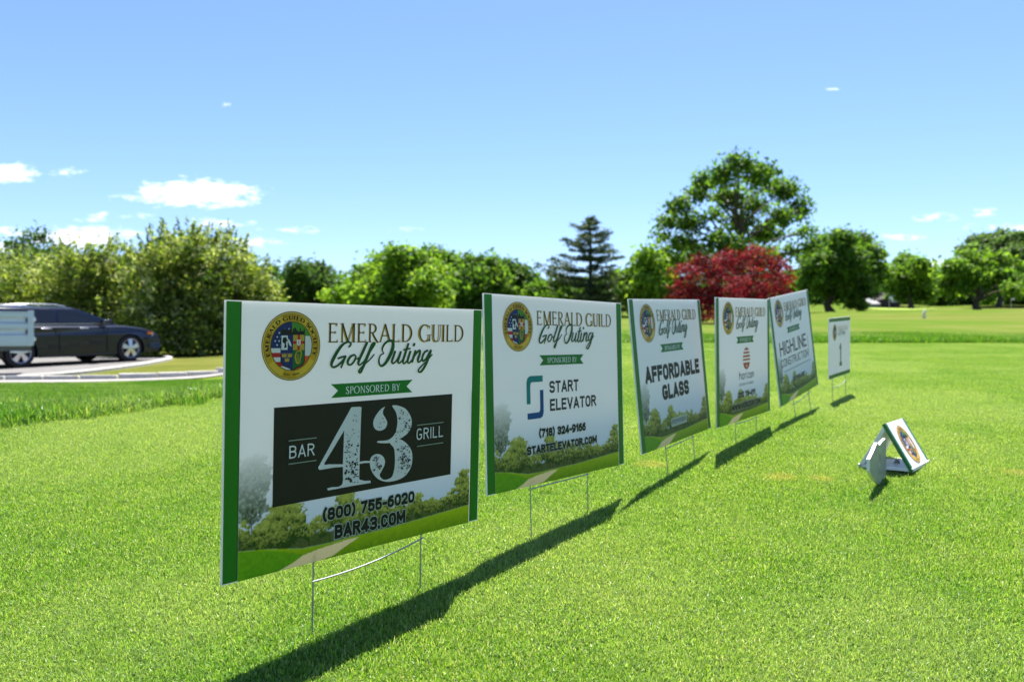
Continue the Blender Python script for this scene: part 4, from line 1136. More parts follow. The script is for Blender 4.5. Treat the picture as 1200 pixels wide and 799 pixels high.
# ------------------------------------------------------------------ the dark car
def lofted(rings, close=False):
    mb = MB(); n = len(rings[0])
    for r in rings: mb.v += [tuple(p) for p in r]
    for i in range(len(rings)-1):
        for k in range(n if close else n-1):
            mb.f.append([i*n+k, i*n+(k+1) % n, (i+1)*n+(k+1) % n, (i+1)*n+k]); mb.m.append(0)
    return mb
def paint(name, col):
    t = NT(name); return t.done(t.pbr(col, .16, .35, .0, .3))
M_CAR = paint('navy_car_paint', (.005, .008, .020)); M_GLASS = paint('dark_car_glass', (.006, .008, .011)); M_TRIM = simple('black_trim', (.012, .012, .013), .6)
M_CHROME = simple('bright_trim', (.62, .63, .65), .18, .5, 1.0, var=.03); M_TYRE = simple('tyre_rubber', (.017, .017, .018), .8, .3, bump=.2, scale=40)
M_RIM = simple('alloy', (.55, .56, .60), .28, .5, .9, var=.05); M_AMBER = simple('amber_lens', (.70, .16, .01), .2); M_LAMP = simple('lamp_glass', (.55, .57, .60), .1, .8); M_REDL = simple('red_lens', (.30, .01, .01), .2)
ca = Vector((-10.86, 19.24)); head = math.atan2(2.42, 1.26)
zr, zf = h1(-10.76, 17.6), h1(-9.48, 20.0)
car = thing('parked_car', 'dark navy estate car with silver roof rails parked nose-in at the big shrubs', 'car', (ca.x, ca.y, (zr+zf)/2+.016), head)
car.rotation_euler = (0, -math.atan2(zf-zr, 2.72), head)
R_AR = .375
def arch(cx, n=12): return [(cx+R_AR*math.cos(a), .315+R_AR*math.sin(a)) for a in [math.pi+.25-(math.pi+.5)*k/n for k in range(n+1)]]
up_ = [(-2.30, .36), (-2.37, .52), (-2.36, .72), (-2.30, .92), (-2.10, .985), (-1.3, .975), (-.4, .965), (.5, .955), (1.02, .955), (1.35, .935), (1.75, .875), (2.08, .785), (2.26, .665), (2.33, .52), (2.32, .36), (2.24, .24)]
af = arch(1.36)[::-1]; ar = arch(-1.36)[::-1]
low = [(1.36+R_AR*.97, .22)] + af + [(1.36-R_AR*.97, .22), (.6, .20), (-.6, .20), (-1.36+R_AR*.97, .22)] + ar + [(-1.36-R_AR*.97, .22), (-2.2, .24)]
prof = up_ + low
nu = len(up_)
def ring(y, ins, drop):
    out = []
    for i, (x, z) in enumerate(prof):
        if i < nu:
            f = max(0, min(1, (z-.45)/.5)); y2 = y-math.copysign(.05*f*(abs(y) > .85), y); x2 = x*(1-ins*(abs(x)/2.35)**3); z2 = z-drop*f
            out.append((x2, y2, z2))
        else: out.append((x, y, z))
    return out
ys = [(.915, .055, .09), (.93, .045, .07), (.90, .030, .03), (.80, .012, .008), (.5, .002, .0), (0, 0, -.006)]
rings = [ring(y, i, dd) for y, i, dd in ys] + [ring(-y, i, dd) for y, i, dd in ys[-2::-1]]
mb = lofted(rings, True)
n_ = len(prof)
for base, rg in ((0, rings[0]), ((len(rings)-1)*n_, rings[-1])):
    # side skin: bulges out through a mid-height row so it is not flat
    tr = tessellate_polygon([[Vector((p[0], p[2], 0)) for p in rg]])
    for t_ in tr: mb.f.append([base+k for k in t_]); mb.m.append(0)
body = mb.build('body', M_CAR, car, smooth=38)
gl = [(-2.12, .98, .80), (-1.86, 1.30, .70), (-1.70, 1.42, .635), (-1.45, 1.475, .55)]
def gring(z, xr, xf, y): return [(xr, -y, z), (xr, y, z), (xf, y, z), (xf, -y, z)]
cab = [gring(.93, -2.16, 1.10, .815), gring(1.0, -2.12, 1.0, .80), gring(1.25, -1.94, .50, .715), gring(1.40, -1.78, .17, .655), gring(1.455, -1.62, -.02, .58), gring(1.48, -1.3, -.35, .40)]
mb = lofted(cab, True); k0 = (len(cab)-1)*4; mb.f.append([k0, k0+1, k0+2, k0+3]); mb.m.append(0)
mb.build('cabin', M_CAR, car, smooth=35)
def side_y(z): return np.interp(z, [.93, 1.0, 1.25, 1.40, 1.455], [.815, .80, .715, .655, .58])
def side_panel(name, pts, m, off=.006, th=.006, parent=car, sides=(1, -1)):
    for s in sides:
        mb = MB(); mb.prism([(x, s*(side_y(z)+off), z) for x, z in pts], (0, s*th, 0)); mb.build(name, m, parent)
side_panel('window', [(-.42, 1.02), (.62, 1.02), (.30, 1.23), (.07, 1.36), (-.36, 1.385)], M_GLASS)
side_panel('window', [(-1.36, 1.02), (-.50, 1.02), (-.44, 1.385), (-1.22, 1.375)], M_GLASS)
side_panel('window', [(-1.90, 1.08), (-1.45, 1.03), (-1.31, 1.37), (-1.62, 1.33)], M_GLASS)
def slope_panel(name, xs, zs, yw, m, off):
    mb = MB(); (x0, x1), (z0, z1) = xs, zs; d = Vector((z1-z0, 0, -(x1-x0))).normalized()*off
    a = [Vector((x0, -yw[0], z0)), Vector((x0, yw[0], z0)), Vector((x1, yw[1], z1)), Vector((x1, -yw[1], z1))]
    mb.prism([p+d for p in a], d*.5); mb.build(name, m, car)
slope_panel('windscreen', (.93, .24), (1.035, 1.37), (.70, .60), M_GLASS, .010)
slope_panel('rear_window', (-2.08, -1.80), (1.05, 1.385), (.70, .58), M_GLASS, -.010)
for s in (1, -1):
    side_y0 = .92
    mb = MB(); mb.box((-2.02, s*.803-.010, .985), (.86, s*.803+.014, 1.005)); mb.build('chrome_strip', M_CHROME, car, bevel=.003)
    mb = MB(); mb.tube([(-1.70, s*.60, 1.445), (-1.60, s*.60, 1.50), (-.95, s*.60, 1.535), (-.35, s*.60, 1.525), (-.12, s*.60, 1.475)], .018, 8); mb.build('roof_rail', M_CHROME, car, smooth=60)
    for x in (.42, -.60):
        d_ = MB(); x1 = x+.03
        dm = MB(); dm.tube([(x-.42 if x > 0 else x-.30, s*.945, .875), (x-.28 if x > 0 else x-.16, s*.955, .88), (x-.20 if x > 0 else x-.08, s*.945, .875)], .014, 8); dm.build('door_handle', M_CHROME, car, smooth=60)
    for x in (.72, -.47, -1.12):      # door gaps
        mb = MB(); mb.box((x-.005, s*.926-.006, .30), (x+.005, s*.926+.007, .90)); mb.build('door_gap', M_TRIM, car)
    mb = MB(); mb.box((-.95, s*.90-.02, .20), (.95, s*.935+.012 if s > 0 else s*.90+.02, .245)) if s > 0 else mb.box((-.95, -.945, .20), (.95, -.88, .245)); mb.build('sill_strip', M_TRIM, car, bevel=.01)
    mir = MB(); mir.box((.60, min(s*.84, s*1.05), .99), (.78, max(s*.84, s*1.05), 1.115)); mo = mir.build('wing_mirror', M_CAR, car, bevel=.03, smooth=60)
    mb = MB(); mb.box((.592, min(s*.90, s*1.03), 1.01), (.599, max(s*.90, s*1.03), 1.10)); mb.build('mirror_glass', M_CHROME, mo)
    mb = MB(); mb.prism([(2.00, s*.895, .72), (2.16, s*.80, .70), (2.12, s*.80, .60), (1.98, s*.90, .62)], (0, s*.02, 0)); mb.build('headlight', M_LAMP, car)
    mb = MB(); mb.box((1.86, s*.905-.01, .665), (1.99, s*.905+.015, .715)); mb.build('side_marker', M_AMBER, car, bevel=.005)
    mb = MB(); mb.box((-2.335, min(s*.55, s*.86), .74), (-2.24, max(s*.55, s*.86), .92)); mb.build('tail_light', M_REDL, car, bevel=.015)
    for x in (1.36, -1.36):
        w_ = thing('wheel', None, None); w_.parent = car; w_.location = (x, s*.80, .335); w_.rotation_euler = (0, 0, 0 if s > 0 else math.pi)
        ty = MB(); prof_t = [(-.11, .215), (-.115, .29), (-.095, .328), (-.05, .336), (.05, .336), (.095, .328), (.115, .29), (.11, .222), (.05, .21)]
        sg = 36; rr = []
        for kk in range(sg):
            a = 2*math.pi*kk/sg; rr.append([(r_*math.cos(a), y_, r_*math.sin(a)) for y_, r_ in prof_t])
        rr.append(rr[0]); ty = lofted(rr); ty.build('tyre', M_TYRE, w_, smooth=40)
        rim = MB(); rr = []
        for kk in range(sg+1):
            a = 2*math.pi*kk/sg; rr.append([(r_*math.cos(a), y_, r_*math.sin(a)) for y_, r_ in ((.02, .20), (.112, .222), (.118, .232), (.108, .238), (.0, .235))])
        rim = lofted(rr)
        for q_ in range(5):
            a = math.pi/2+2*math.pi*q_/5; ca_, sa_ = math.cos(a), math.sin(a)
            pl = [(.035, -.035), (.215, -.062), (.225, .0), (.215, .062), (.035, .035)]
            rim.prism([(u*ca_-v*sa_, .085+.02*(u < .1), u*sa_+v*ca_) for u, v in pl], (0, .02, 0))
        rim.tube([(0, .07, 0), (0, .122, 0)], .055, 16)
        rim.build('rim', M_RIM, w_, smooth=35)
        bk = MB(); bk.tube([(0, -.06, 0), (0, .03, 0)], .205, 24); bk.build('brake_disc', M_TRIM, w_)
mb = MB(); mb.box((-2.05, -.70, .20), (2.05, .70, .36)); mb.build('underbody', M_TRIM, car)

for ch in car.children:           # low roofline: everything above the wheel arches is drawn down a little
    if ch.type == 'MESH' and ch.name.split('.')[0] not in ('wheel',):
        for o_ in [ch]+list(ch.children):
            for v in o_.data.vertices:
                if v.co.z > .70: v.co.z = .70+(v.co.z-.70)*.84
# ------------------------------------------------------------------ aluminium trailer, cut by the left edge
M_ALU = simple('pale_aluminium', (.42, .49, .54), .34, .5, .45, var=.06, scale=3); M_ALUD = simple('steel_frame', (.09, .095, .10), .5, .5, .5)
tx, ty_ = -8.93, 15.12
th_ = math.atan2(.615, 1)
gz_ = h1(-10, 14.9)+.02
tr_ = thing('utility_trailer', 'pale ribbed aluminium utility trailer side cut off by the left picture edge', 'trailer', (tx, ty_, gz_), th_)
LZ0, LZ1 = .60, 1.21
def rib_panel(name, a, b, nrm, parent, n):
    """ribbed drop side between plan points a and b"""
    a, b, nv = Vector(a), Vector(b), Vector(nrm); mb = MB()
    prof_ = [(LZ0, 0), (LZ0+.17, 0), (LZ0+.20, -.022), (LZ0+.27, -.022), (LZ0+.30, 0), (LZ0+.385, 0), (LZ0+.415, -.022), (LZ0+.485, -.022), (LZ0+.515, 0), (LZ1-.03, 0), (LZ1-.02, .012), (LZ1, .012), (LZ1, -.03), (LZ0, -.03)]
    ra = [a+Vector((0, 0, z))+nv*o_ for z, o_ in prof_]; rb = [b+Vector((0, 0, z))+nv*o_ for z, o_ in prof_]
    m_ = lofted([ra, rb], True); nn = len(prof_)
    for base, rg in ((0, ra), (nn, rb)):
        for t_ in tessellate_polygon([[Vector((p.z, (p-rg[0]).dot(nv), 0)) for p in rg]]): m_.f.append([base+i_ for i_ in t_]); m_.m.append(0)
    return m_.build(name, M_ALU, parent)
rib_panel('side_panel', (-2.9, 0, 0), (-.10, 0, 0), (0, -1, 0), tr_, 3)
rib_panel('side_panel', (-2.9, 1.5, 0), (-.10, 1.5, 0), (0, 1, 0), tr_, 3)
rib_panel('end_panel', (-.02, .08, 0), (-.02, 1.42, 0), (1, 0, 0), tr_, 3)
for y in (-.008, 1.43):
    mb = MB(); mb.box((-.10, y, LZ0-.02), (0.0, y+.075, LZ1+.02)); po = mb.build('corner_post', M_ALU, tr_, bevel=.006)
    for zz in (LZ0+.10, LZ1-.14):
        mb = MB(); mb.tube([(.0, y+.035, zz), (.035, y+.035, zz)], .026, 12); mb.box((.0, y+.01, zz-.05), (.012, y+.06, zz+.05)); mb.build('latch', M_CHROME, po, smooth=40)
    for zz in (LZ0+.235, LZ0+.45):
        mb = MB(); mb.box((-.135, y-.012, zz-.028), (-.10, y+.02, zz+.028)); mb.build('hinge', M_ALUD, po, bevel=.004)
mb = MB(); mb.box((-2.9, 0.03, LZ0-.03), (-.03, 1.47, LZ0+.01)); mb.build('floor', M_ALU, tr_)
mb = MB(); mb.box((-2.9, .12, LZ0-.12), (-.04, .20, LZ0-.035)); mb.box((-2.9, 1.3, LZ0-.12), (-.04, 1.38, LZ0-.035)); mb.box((-2.0, .12, LZ0-.13), (-1.9, 1.38, LZ0-.04)); mb.tube([(-1.6, -.02, .30), (-1.6, 1.52, .30)], .03, 8); mb.box((-1.64, .12, .28), (-1.56, .2, LZ0-.1)); mb.box((-1.64, 1.3, .28), (-1.56, 1.38, LZ0-.1)); mb.build('chassis', M_ALUD, tr_)
mb = MB(); mb.tube([(-.95, .16, LZ0-.1), (-.62, .16, .03)], .022, 8); mb.box((-.70, .11, .0), (-.54, .21, .03)); mb.build('prop_leg', M_ALU, tr_)
for y, s in ((-.09, -1), (1.59, 1)):
    w_ = thing('wheel', None, None); w_.parent = tr_; w_.location = (-1.6, y, .30)
    rr = []
    for kk in range(33):
        a = 2*math.pi*kk/32; rr.append([(r_*math.cos(a), y_, r_*math.sin(a)) for y_, r_ in ((-.07, .17), (-.075, .26), (-.05, .298), (.05, .298), (.075, .26), (.07, .17), (0, .16))])
    lofted(rr).build('tyre', M_TYRE, w_, smooth=40)
    mb = MB(); mb.tube([(0, -.05, 0), (0, .05, 0)], .175, 24); mb.tube([(0, -.07*1, 0), (0, .07, 0)], .05, 12); mb.build('rim', M_RIM, w_, smooth=40)
# ------------------------------------------------------------------ trees and shrubs
M_BARK = simple('bark', (.075, .058, .042), .9, .2, var=.4, scale=9, bump=.4)
M_LEAF = leaf_mat('leaf', .50, .52, 1.5)
M_LEAF_RED = leaf_mat('red_leaf', .28, .6, 1.5)
M_NEEDLE = leaf_mat('needle', .18, .5, 1.2)

def leaf_quads(C, size, rng, aspect=1.6, up=.35, outward=None):
    """a folded-diamond leaf at every centre"""
    n = len(C)
    nrm = rng.normal(0, 1, (n, 3)); nrm[:, 2] += up*2
    if outward is not None: nrm += outward*.8
    nrm /= np.linalg.norm(nrm, axis=1)[:, None]
    a = rng.normal(0, 1, (n, 3)); a -= nrm*(a*nrm).sum(1)[:, None]; a /= np.linalg.norm(a, axis=1)[:, None]
    b = np.cross(nrm, a); s = (size*rng.uniform(.6, 1.3, n))[:, None]
    return np.stack([C-a*s*aspect/2, C+b*s*.42-a*s*.05, C+a*s*aspect/2, C-b*s*.42-a*s*.05], 1)

def crown_points(blobs, dens, clump, rng, shell=.55):
    """leaf positions gathered into many small sprays spread through each lobe"""
    P = []; O = []
    for c, r in blobs:
        vol = r[0]*r[1]*r[2]; n = max(10, int(dens*(vol**(2/3))))
        d = rng.normal(0, 1, (n, 3)); d /= np.linalg.norm(d, axis=1)[:, None]
        rad = (shell+(1-shell)*rng.uniform(0, 1, n)**.7)[:, None]
        rad = np.where(rng.uniform(0, 1, (n, 1)) < .25, rng.uniform(.1, 1, (n, 1)), rad)*rng.uniform(.80, 1.24, (n, 1))
        P.append(c+d*rad*r); O.append(d)
    return np.concatenate(P), np.concatenate(O)

def tree(name, label, cat, base, trunk_r, blobs, leaf, sprays, per, spray_r, tints, group=None, seed=0, mat=None, trunk=True, trunk_top=None, up=.35, limbs=True, shell=.55, aspect=1.6, stems=1):
    rng = np.random.default_rng(seed); rd = random.Random(seed); leaf *= .76; per = int(per*1.7)
    root = thing(name, label, cat, base, 0, group)
    b0 = Vector(base)
    B = [(np.array(c)-np.array(b0), np.array(r)) for c, r in blobs]
    S, O = crown_points(B, sprays, None, rng, shell)
    S[:, 2] = np.maximum(S[:, 2], .12)
    k = len(S); T = np.array(tints)
    # every spray is a flattened handful of leaves
    off = rng.normal(0, 1, (k, per, 3))*np.array([1, 1, .62])*spray_r*rng.uniform(.6, 1.35, (k, 1, 1))
    C = (S[:, None, :]+off).reshape(-1, 3); Oo = np.repeat(O, per, 0)
    C[:, 2] = np.maximum(C[:, 2], .05)
    q = leaf_quads(C, leaf, rng, aspect, up, Oo)
    tint = T[rng.integers(0, len(T), k)]*rng.uniform(.8, 1.2, (k, 1)); tint = np.repeat(tint, per, 0)*rng.uniform(.82, 1.18, (k*per, 1))
    link('crown', quads_mesh('crown', q, mat or M_LEAF, tint.clip(0, 1)), root)
    if trunk:
        mb = MB()
        top = Vector(trunk_top)-b0 if trunk_top is not None else Vector(max(B, key=lambda t: t[0][2])[0])
        for s in range(stems):
            bo = Vector((rd.uniform(-1, 1), rd.uniform(-1, 1), 0))*trunk_r*2.2*(stems > 1)
            pts = []; rs = []; n = 7
            for i in range(n+1):
                u = i/n; p = bo*(1-u)+top*u+Vector((rd.uniform(-1, 1), rd.uniform(-1, 1), 0))*trunk_r*.8*(u > 0)*(u < 1); p.z -= .15*(u == 0)
                pts.append(p); rs.append(trunk_r*(1.35 if i == 0 else 1.0)*(1-.86*u))
            mb.tube(pts, rs, 8)
        if limbs:
            for c, r in B:
                c = Vector(c); h = max(.22, min(.85, (c.z-.35*Vector((c.x, c.y, 0)).length)/max(top.z, .1)*.8)); st_ = top*h
                if (c-st_).length < trunk_r*3: continue
                mid = st_.lerp(c, .5)+Vector((rd.uniform(-.1, .1), rd.uniform(-.1, .1), .10))*(c-st_).length
                rr = trunk_r*(1-.8*h)*.42
                mb.tube([st_, st_.lerp(mid, .5)+Vector((0, 0, .02)), mid, c], [rr, rr*.8, rr*.55, rr*.16], 6, cap=False)
                for _ in range(3):
                    e = c+Vector((rd.uniform(-1, 1)*r[0], rd.uniform(-1, 1)*r[1], rd.uniform(-.4, 1)*r[2]))*.8
                    mb.tube([mid.lerp(c, .4), mid.lerp(c, .4).lerp(e, .55)+Vector((0, 0, .04*r[2])), e], [rr*.42, rr*.28, rr*.08], 5, cap=False)
        mb.build('trunk', M_BARK, root, smooth=60)
    return root
def lobes(L, Y, rng, dscale=1.0, spread=.8, extra=0):
    """lobes listed as photograph x, y, half width, half height at about depth Y -> world ellipsoids, pushed about in depth"""
    out = []; W = np.mean([max(l[2], l[3]) for l in L])
    xs = [l[0] for l in L]; hw = (max(xs)-min(xs))/2+W
    for (x, y, rx, ry) in L:
        lim = hw*spread*math.sqrt(max(.05, 1-((x-(max(xs)+min(xs))/2)/hw)**2))
        dy = rng.uniform(-1, 1)*lim/F*Y*dscale
        p = px(x, y, Y+0); c = np.array((p.x*(Y+dy)/Y, Y+dy, CAMZ+(p.z-CAMZ)*(Y+dy)/Y))
        r = np.array((rx, (rx+ry)/2, ry))/F*Y; out.append((c, r))
        for _ in range(extra):        # lobes on the far and near side that the outline does not need
            e = rng.uniform(-1, 1)*lim/F*Y; f_ = .80
            c2 = np.array(((px(x, y, Y).x)*f_+.2*px(np.mean(xs), y, Y).x, Y+e, CAMZ+(p.z-CAMZ)*.97)); out.append((c2, r*.9))
    return out
def gbase(x, Y): X = (x-600)/F*Y; return (X, Y, h1(X, Y))
R_ = np.random.default_rng(21)

LIGHT = [(.15, .25, .025), (.12, .22, .022), (.19, .28, .035), (.085, .17, .02)]
MID = [(.075, .15, .02), (.095, .18, .022), (.055, .12, .018), (.13, .21, .03)]
DARK = [(.035, .075, .018), (.045, .095, .02), (.028, .06, .016), (.06, .11, .022)]
OLIVE = [(.135, .195, .028), (.18, .235, .036), (.085, .14, .02), (.25, .285, .065), (.045, .08, .015), (.36, .39, .20)]
RED = [(.17, .006, .020), (.11, .005, .015), (.25, .009, .028), (.05, .004, .010), (.28, .018, .020)]

# big leafy shrubs behind the car, with upright shoots
def shrub(label, Lb, Y, bx_, seed, shoots, tints, leaf=.085, sprays=210):
    rng = np.random.default_rng(seed); rd = random.Random(seed)
    bl = lobes(Lb, Y, rng, .8, .7, 1)
    b = gbase(bx_, Y)
    root = tree('leafy_shrub', label, 'shrub', b, .07, bl, leaf, sprays, 9, .13, tints, 'tall leafy shrubs behind the car', seed, stems=5, up=.15, shell=.72, aspect=1.9)
    # shoots: leafy wands standing out of the top
    C = []; mb = MB()
    for _ in range(int(shoots*1.6)):
        c, r = bl[rd.randrange(len(bl))]; a = rd.uniform(0, 6.28); q = rd.uniform(.3, .95)
        p0 = Vector((c[0]+r[0]*q*math.cos(a), c[1]+r[1]*q*math.sin(a), c[2]+r[2]*math.sqrt(max(0, 1-q*q))*.85)); L = rd.uniform(.28, .78)
        dirv = Vector((math.cos(a)*q*.5+rd.uniform(-.2, .2), math.sin(a)*q*.5, 1)).normalized()
        p1 = p0+dirv*L
        o0, o1 = p0-Vector(b), p1-Vector(b)
        mb.tube([o0, o0.lerp(o1, .5)+Vector((rd.uniform(-.03, .03), 0, .02)), o1], [.008, .006, .003], 4, cap=False)
        for k in range(int(L/.036)):
            u = (k+.5)/(L/.036); C.append(np.array(o0.lerp(o1, u))+np.array([rd.gauss(0, .05*(1.2-u)), rd.gauss(0, .05*(1.2-u)), rd.gauss(0, .02)]))
    C = np.array(C); rng = np.random.default_rng(seed+5); T = np.array(tints)
    tint = T[rng.integers(0, len(T), len(C))]*rng.uniform(.85, 1.25, (len(C), 1))
    me_ = quads_mesh('shoots', leaf_quads(C, leaf*.9, rng, 2.0, .1), M_LEAF, tint.clip(0, 1)); o = link('shoots', me_, root)
    if mb.v: me_t = mb.build('twigs', M_BARK, root); tag(me_t, kind='stuff')
    return root
shrub('olive leafy shrub filling the left edge behind the trailer', [(-20, 335, 45, 34), (20, 330, 40, 26), (45, 348, 40, 38), (-10, 375, 50, 40), (30, 385, 45, 35), (62, 334, 24, 24)], 26.5, 15, 31, 70, OLIVE)
shrub('olive leafy shrub with loose upright shoots above the car roof', [(80, 328, 34, 30), (110, 320, 34, 26), (140, 312, 32, 24), (100, 355, 45, 38), (145, 350, 45, 40), (120, 385, 50, 32), (165, 330, 30, 34)], 25.6, 118, 32, 110, OLIVE)
shrub('tallest olive shrub with spiky shoots, standing over the nose of the car', [(190, 310, 36, 26), (222, 300, 34, 24), (252, 300, 28, 20), (205, 342, 45, 38), (248, 340, 40, 38), (190, 385, 36, 32), (232, 388, 45, 30), (172, 334, 28, 34)], 24.6, 215, 33, 130, OLIVE)
shrub('olive shrub with pale leaf undersides, rightmost of the tall shrubs', [(274, 312, 26, 22), (292, 328, 24, 20), (310, 350, 18, 18), (270, 350, 36, 36), (300, 370, 26, 28), (265, 390, 34, 28), (295, 397, 32, 22)], 25.0, 285, 34, 90, OLIVE)
# dark evergreen peeping over them
tree('evergreen_tree', 'dark evergreen treetop peeping over the shrubs near the left edge', 'tree', gbase(42, 42), .22, lobes([(42, 276, 16, 7), (24, 288, 22, 8), (62, 292, 22, 8), (42, 304, 36, 12), (10, 308, 30, 12), (50, 330, 46, 24), (84, 308, 20, 9)], 42, R_, .8), .20, 60, 10, .26, DARK, None, 41, up=.6, mat=M_LEAF)

# line of trees beyond the signs
BGRP = 'trees beyond the signs'
tree('broadleaf_tree', 'small dark green round tree just right of the olive shrubs', 'tree', gbase(363, 60), .25, lobes([(350, 318, 14, 12), (372, 320, 16, 13), (362, 334, 24, 16), (340, 340, 12, 14), (385, 338, 12, 14), (362, 356, 28, 14)], 60, R_), .30, 64, 10, .34, DARK, BGRP, 51)
tree('broadleaf_tree', 'low yellow green bushy tree behind the top edge of the nearest sign', 'tree', gbase(402, 50), .16, lobes([(395, 345, 14, 9), (412, 342, 14, 10), (402, 356, 24, 12), (425, 352, 14, 12)], 50, R_), .24, 60, 10, .28, LIGHT, BGRP, 52)
tree('broadleaf_tree', 'bright yellow green broad tree above the right half of the nearest sign', 'tree', gbase(470, 48), .24, lobes([(462, 300, 14, 12), (446, 312, 18, 14), (478, 308, 20, 16), (496, 318, 22, 16), (430, 325, 18, 14), (465, 330, 34, 20), (505, 336, 22, 18), (440, 345, 28, 16), (485, 350, 38, 18), (515, 352, 14, 12), (420, 338, 12, 10), (472, 365, 40, 12)], 48, R_), .25, 84, 11, .30, LIGHT, BGRP, 53)
tree('broadleaf_tree', 'tall green tree behind the bright yellow green one', 'tree', gbase(512, 68), .28, lobes([(508, 302, 13, 11), (522, 310, 12, 14), (505, 325, 16, 18), (530, 330, 14, 18), (520, 352, 24, 16)], 68, R_), .36, 60, 10, .38, MID, BGRP, 54)
tree('broadleaf_tree', 'mid green tree above the gap between the first two signs', 'tree', gbase(562, 62), .26, lobes([(550, 314, 20, 13), (572, 312, 18, 12), (560, 332, 32, 18), (540, 340, 16, 16), (582, 338, 18, 18), (560, 356, 36, 14)], 62, R_), .33, 70, 10, .36, MID+LIGHT[1:2], BGRP, 55)
tree('broadleaf_tree', 'dark green tree left of the tiered pine', 'tree', gbase(602, 66), .26, lobes([(592, 318, 13, 12), (606, 324, 14, 14), (600, 342, 26, 18), (618, 342, 12, 14), (604, 358, 30, 12)], 66, R_), .35, 66, 10, .38, DARK+MID[:1], BGRP, 56)
tree('broadleaf_tree', 'low pale green bushy tree at the left foot of the tiered pine', 'tree', gbase(640, 58), .18, lobes([(628, 340, 12, 9), (645, 336, 14, 10), (636, 352, 24, 11), (660, 350, 14, 12)], 58, R_), .28, 64, 10, .32, MID+LIGHT[:1], BGRP, 57)
tree('broadleaf_tree', 'light green tree between the tiered pine and the red maple', 'tree', gbase(766, 56), .24, lobes([(758, 302, 14, 11), (772, 306, 16, 13), (785, 318, 14, 14), (748, 322, 16, 16), (768, 332, 26, 18), (745, 346, 18, 14), (785, 345, 18, 14), (765, 360, 30, 12)], 56, R_), .30, 74, 10, .34, LIGHT, BGRP, 58)

# tiered pine
def pine(label, bx_, Y, top_y, tiers, seed):
    rng = np.random.default_rng(seed); rd = random.Random(seed); b = Vector(gbase(bx_, Y)); s = Y/F
    root = thing('pine_tree', label, 'tree', b, 0)
    H = px(bx_, top_y, Y).z-b.z; mb = MB(); mb.tube([(0, 0, -.2), (0, 0, H*.5), (0, 0, H*.97)], [.24, .14, .03], 8)
    C = []; A = []
    for (y, wl, wr, n) in tiers:
        z = px(0, y, Y).z-b.z
        for k in range(n):
            a = 2*math.pi*(k+rd.uniform(-.35, .35))/n+rd.random()*.4
            w = (wr if math.cos(a) > 0 else wl)*s*1.08*(abs(math.cos(a))+abs(math.sin(a))*.95)*rd.uniform(.6, 1.15)
            e = Vector((math.cos(a)*w, math.sin(a)*w, z+rd.uniform(-.12, .22)+.05*w)); st_ = Vector((0, 0, z-.10*w))
            mid = st_.lerp(e, .5)+Vector((0, 0, -.05*w)); mb.tube([st_, mid, e], [.045, .03, .01], 5, cap=False)
            L = (e-st_).length
            for j in range(int(L/.10)+3):
                u = .22+.78*rd.random(); p = (st_*(1-u)**2+mid*2*u*(1-u)+e*u*u)
                side = Vector((-math.sin(a), math.cos(a), 0))
                for m_ in range(8):
                    t_ = rd.gauss(0, .20*w*(1.15-u)+.10); C.append(p+side*t_+Vector((rd.gauss(0, .12), rd.gauss(0, .12), rd.gauss(.02, .045)-abs(t_)*.10))); 
    C = np.array([tuple(c) for c in C]); T = np.array([(.040, .080, .028), (.055, .098, .032), (.075, .115, .040), (.026, .056, .022), (.10, .13, .055)])
    q = leaf_quads(C, .17, rng, 2.4, .5); q[:, [1, 3]] = C[:, None, :]+(q[:, [1, 3]]-C[:, None, :])*.5
    link('crown', quads_mesh('crown', q, M_NEEDLE, T[rng.integers(0, 5, len(C))]*rng.uniform(.8, 1.2, (len(C), 1))), root)
    mb.build('trunk', M_BARK, root, smooth=60); return root
pine('dark blue green pine with open level tiers of boughs above the second sign', 692, 60, 251, [(257, 3, 4, 4), (264, 8, 6, 4), (268, 24, 9, 4), (275, 10, 20, 5), (283, 34, 16, 5), (292, 22, 28, 5), (302, 34, 32, 6), (313, 50, 26, 6), (322, 52, 44, 7), (332, 34, 50, 7), (342, 44, 56, 7), (352, 54, 60, 8), (362, 44, 54, 8)], 61)

# great open tree
tree('broadleaf_tree', 'tallest tree, open crown with sky showing through, standing behind the red maple', 'tree', gbase(864, 60), .42,
     lobes([(866, 194, 15, 12), (848, 206, 14, 12), (890, 206, 18, 14), (829, 212, 13, 10), (816, 226, 15, 10), (921, 222, 17, 13), (905, 216, 10, 9), (795, 240, 14, 9), (783, 262, 12, 8), (772, 276, 8, 6), (856, 232, 20, 14), (885, 240, 16, 12), (936, 244, 12, 12), (915, 252, 14, 10), (812, 262, 16, 10), (835, 252, 9, 7), (800, 284, 18, 10), (868, 262, 18, 14), (899, 272, 20, 13), (945, 272, 10, 7), (840, 280, 13, 9), (818, 300, 20, 13), (860, 294, 22, 14), (893, 300, 20, 14), (928, 296, 10, 8), (952, 290, 6, 5), (845, 318, 26, 14), (885, 320, 20, 12), (795, 306, 12, 9)], 60, R_, .9, .85),
     .30, 56, 9, .36, MID+[(.11, .20, .025)]+DARK[:1], None, 62, trunk_top=tuple(px(866, 200, 60)), shell=.45)

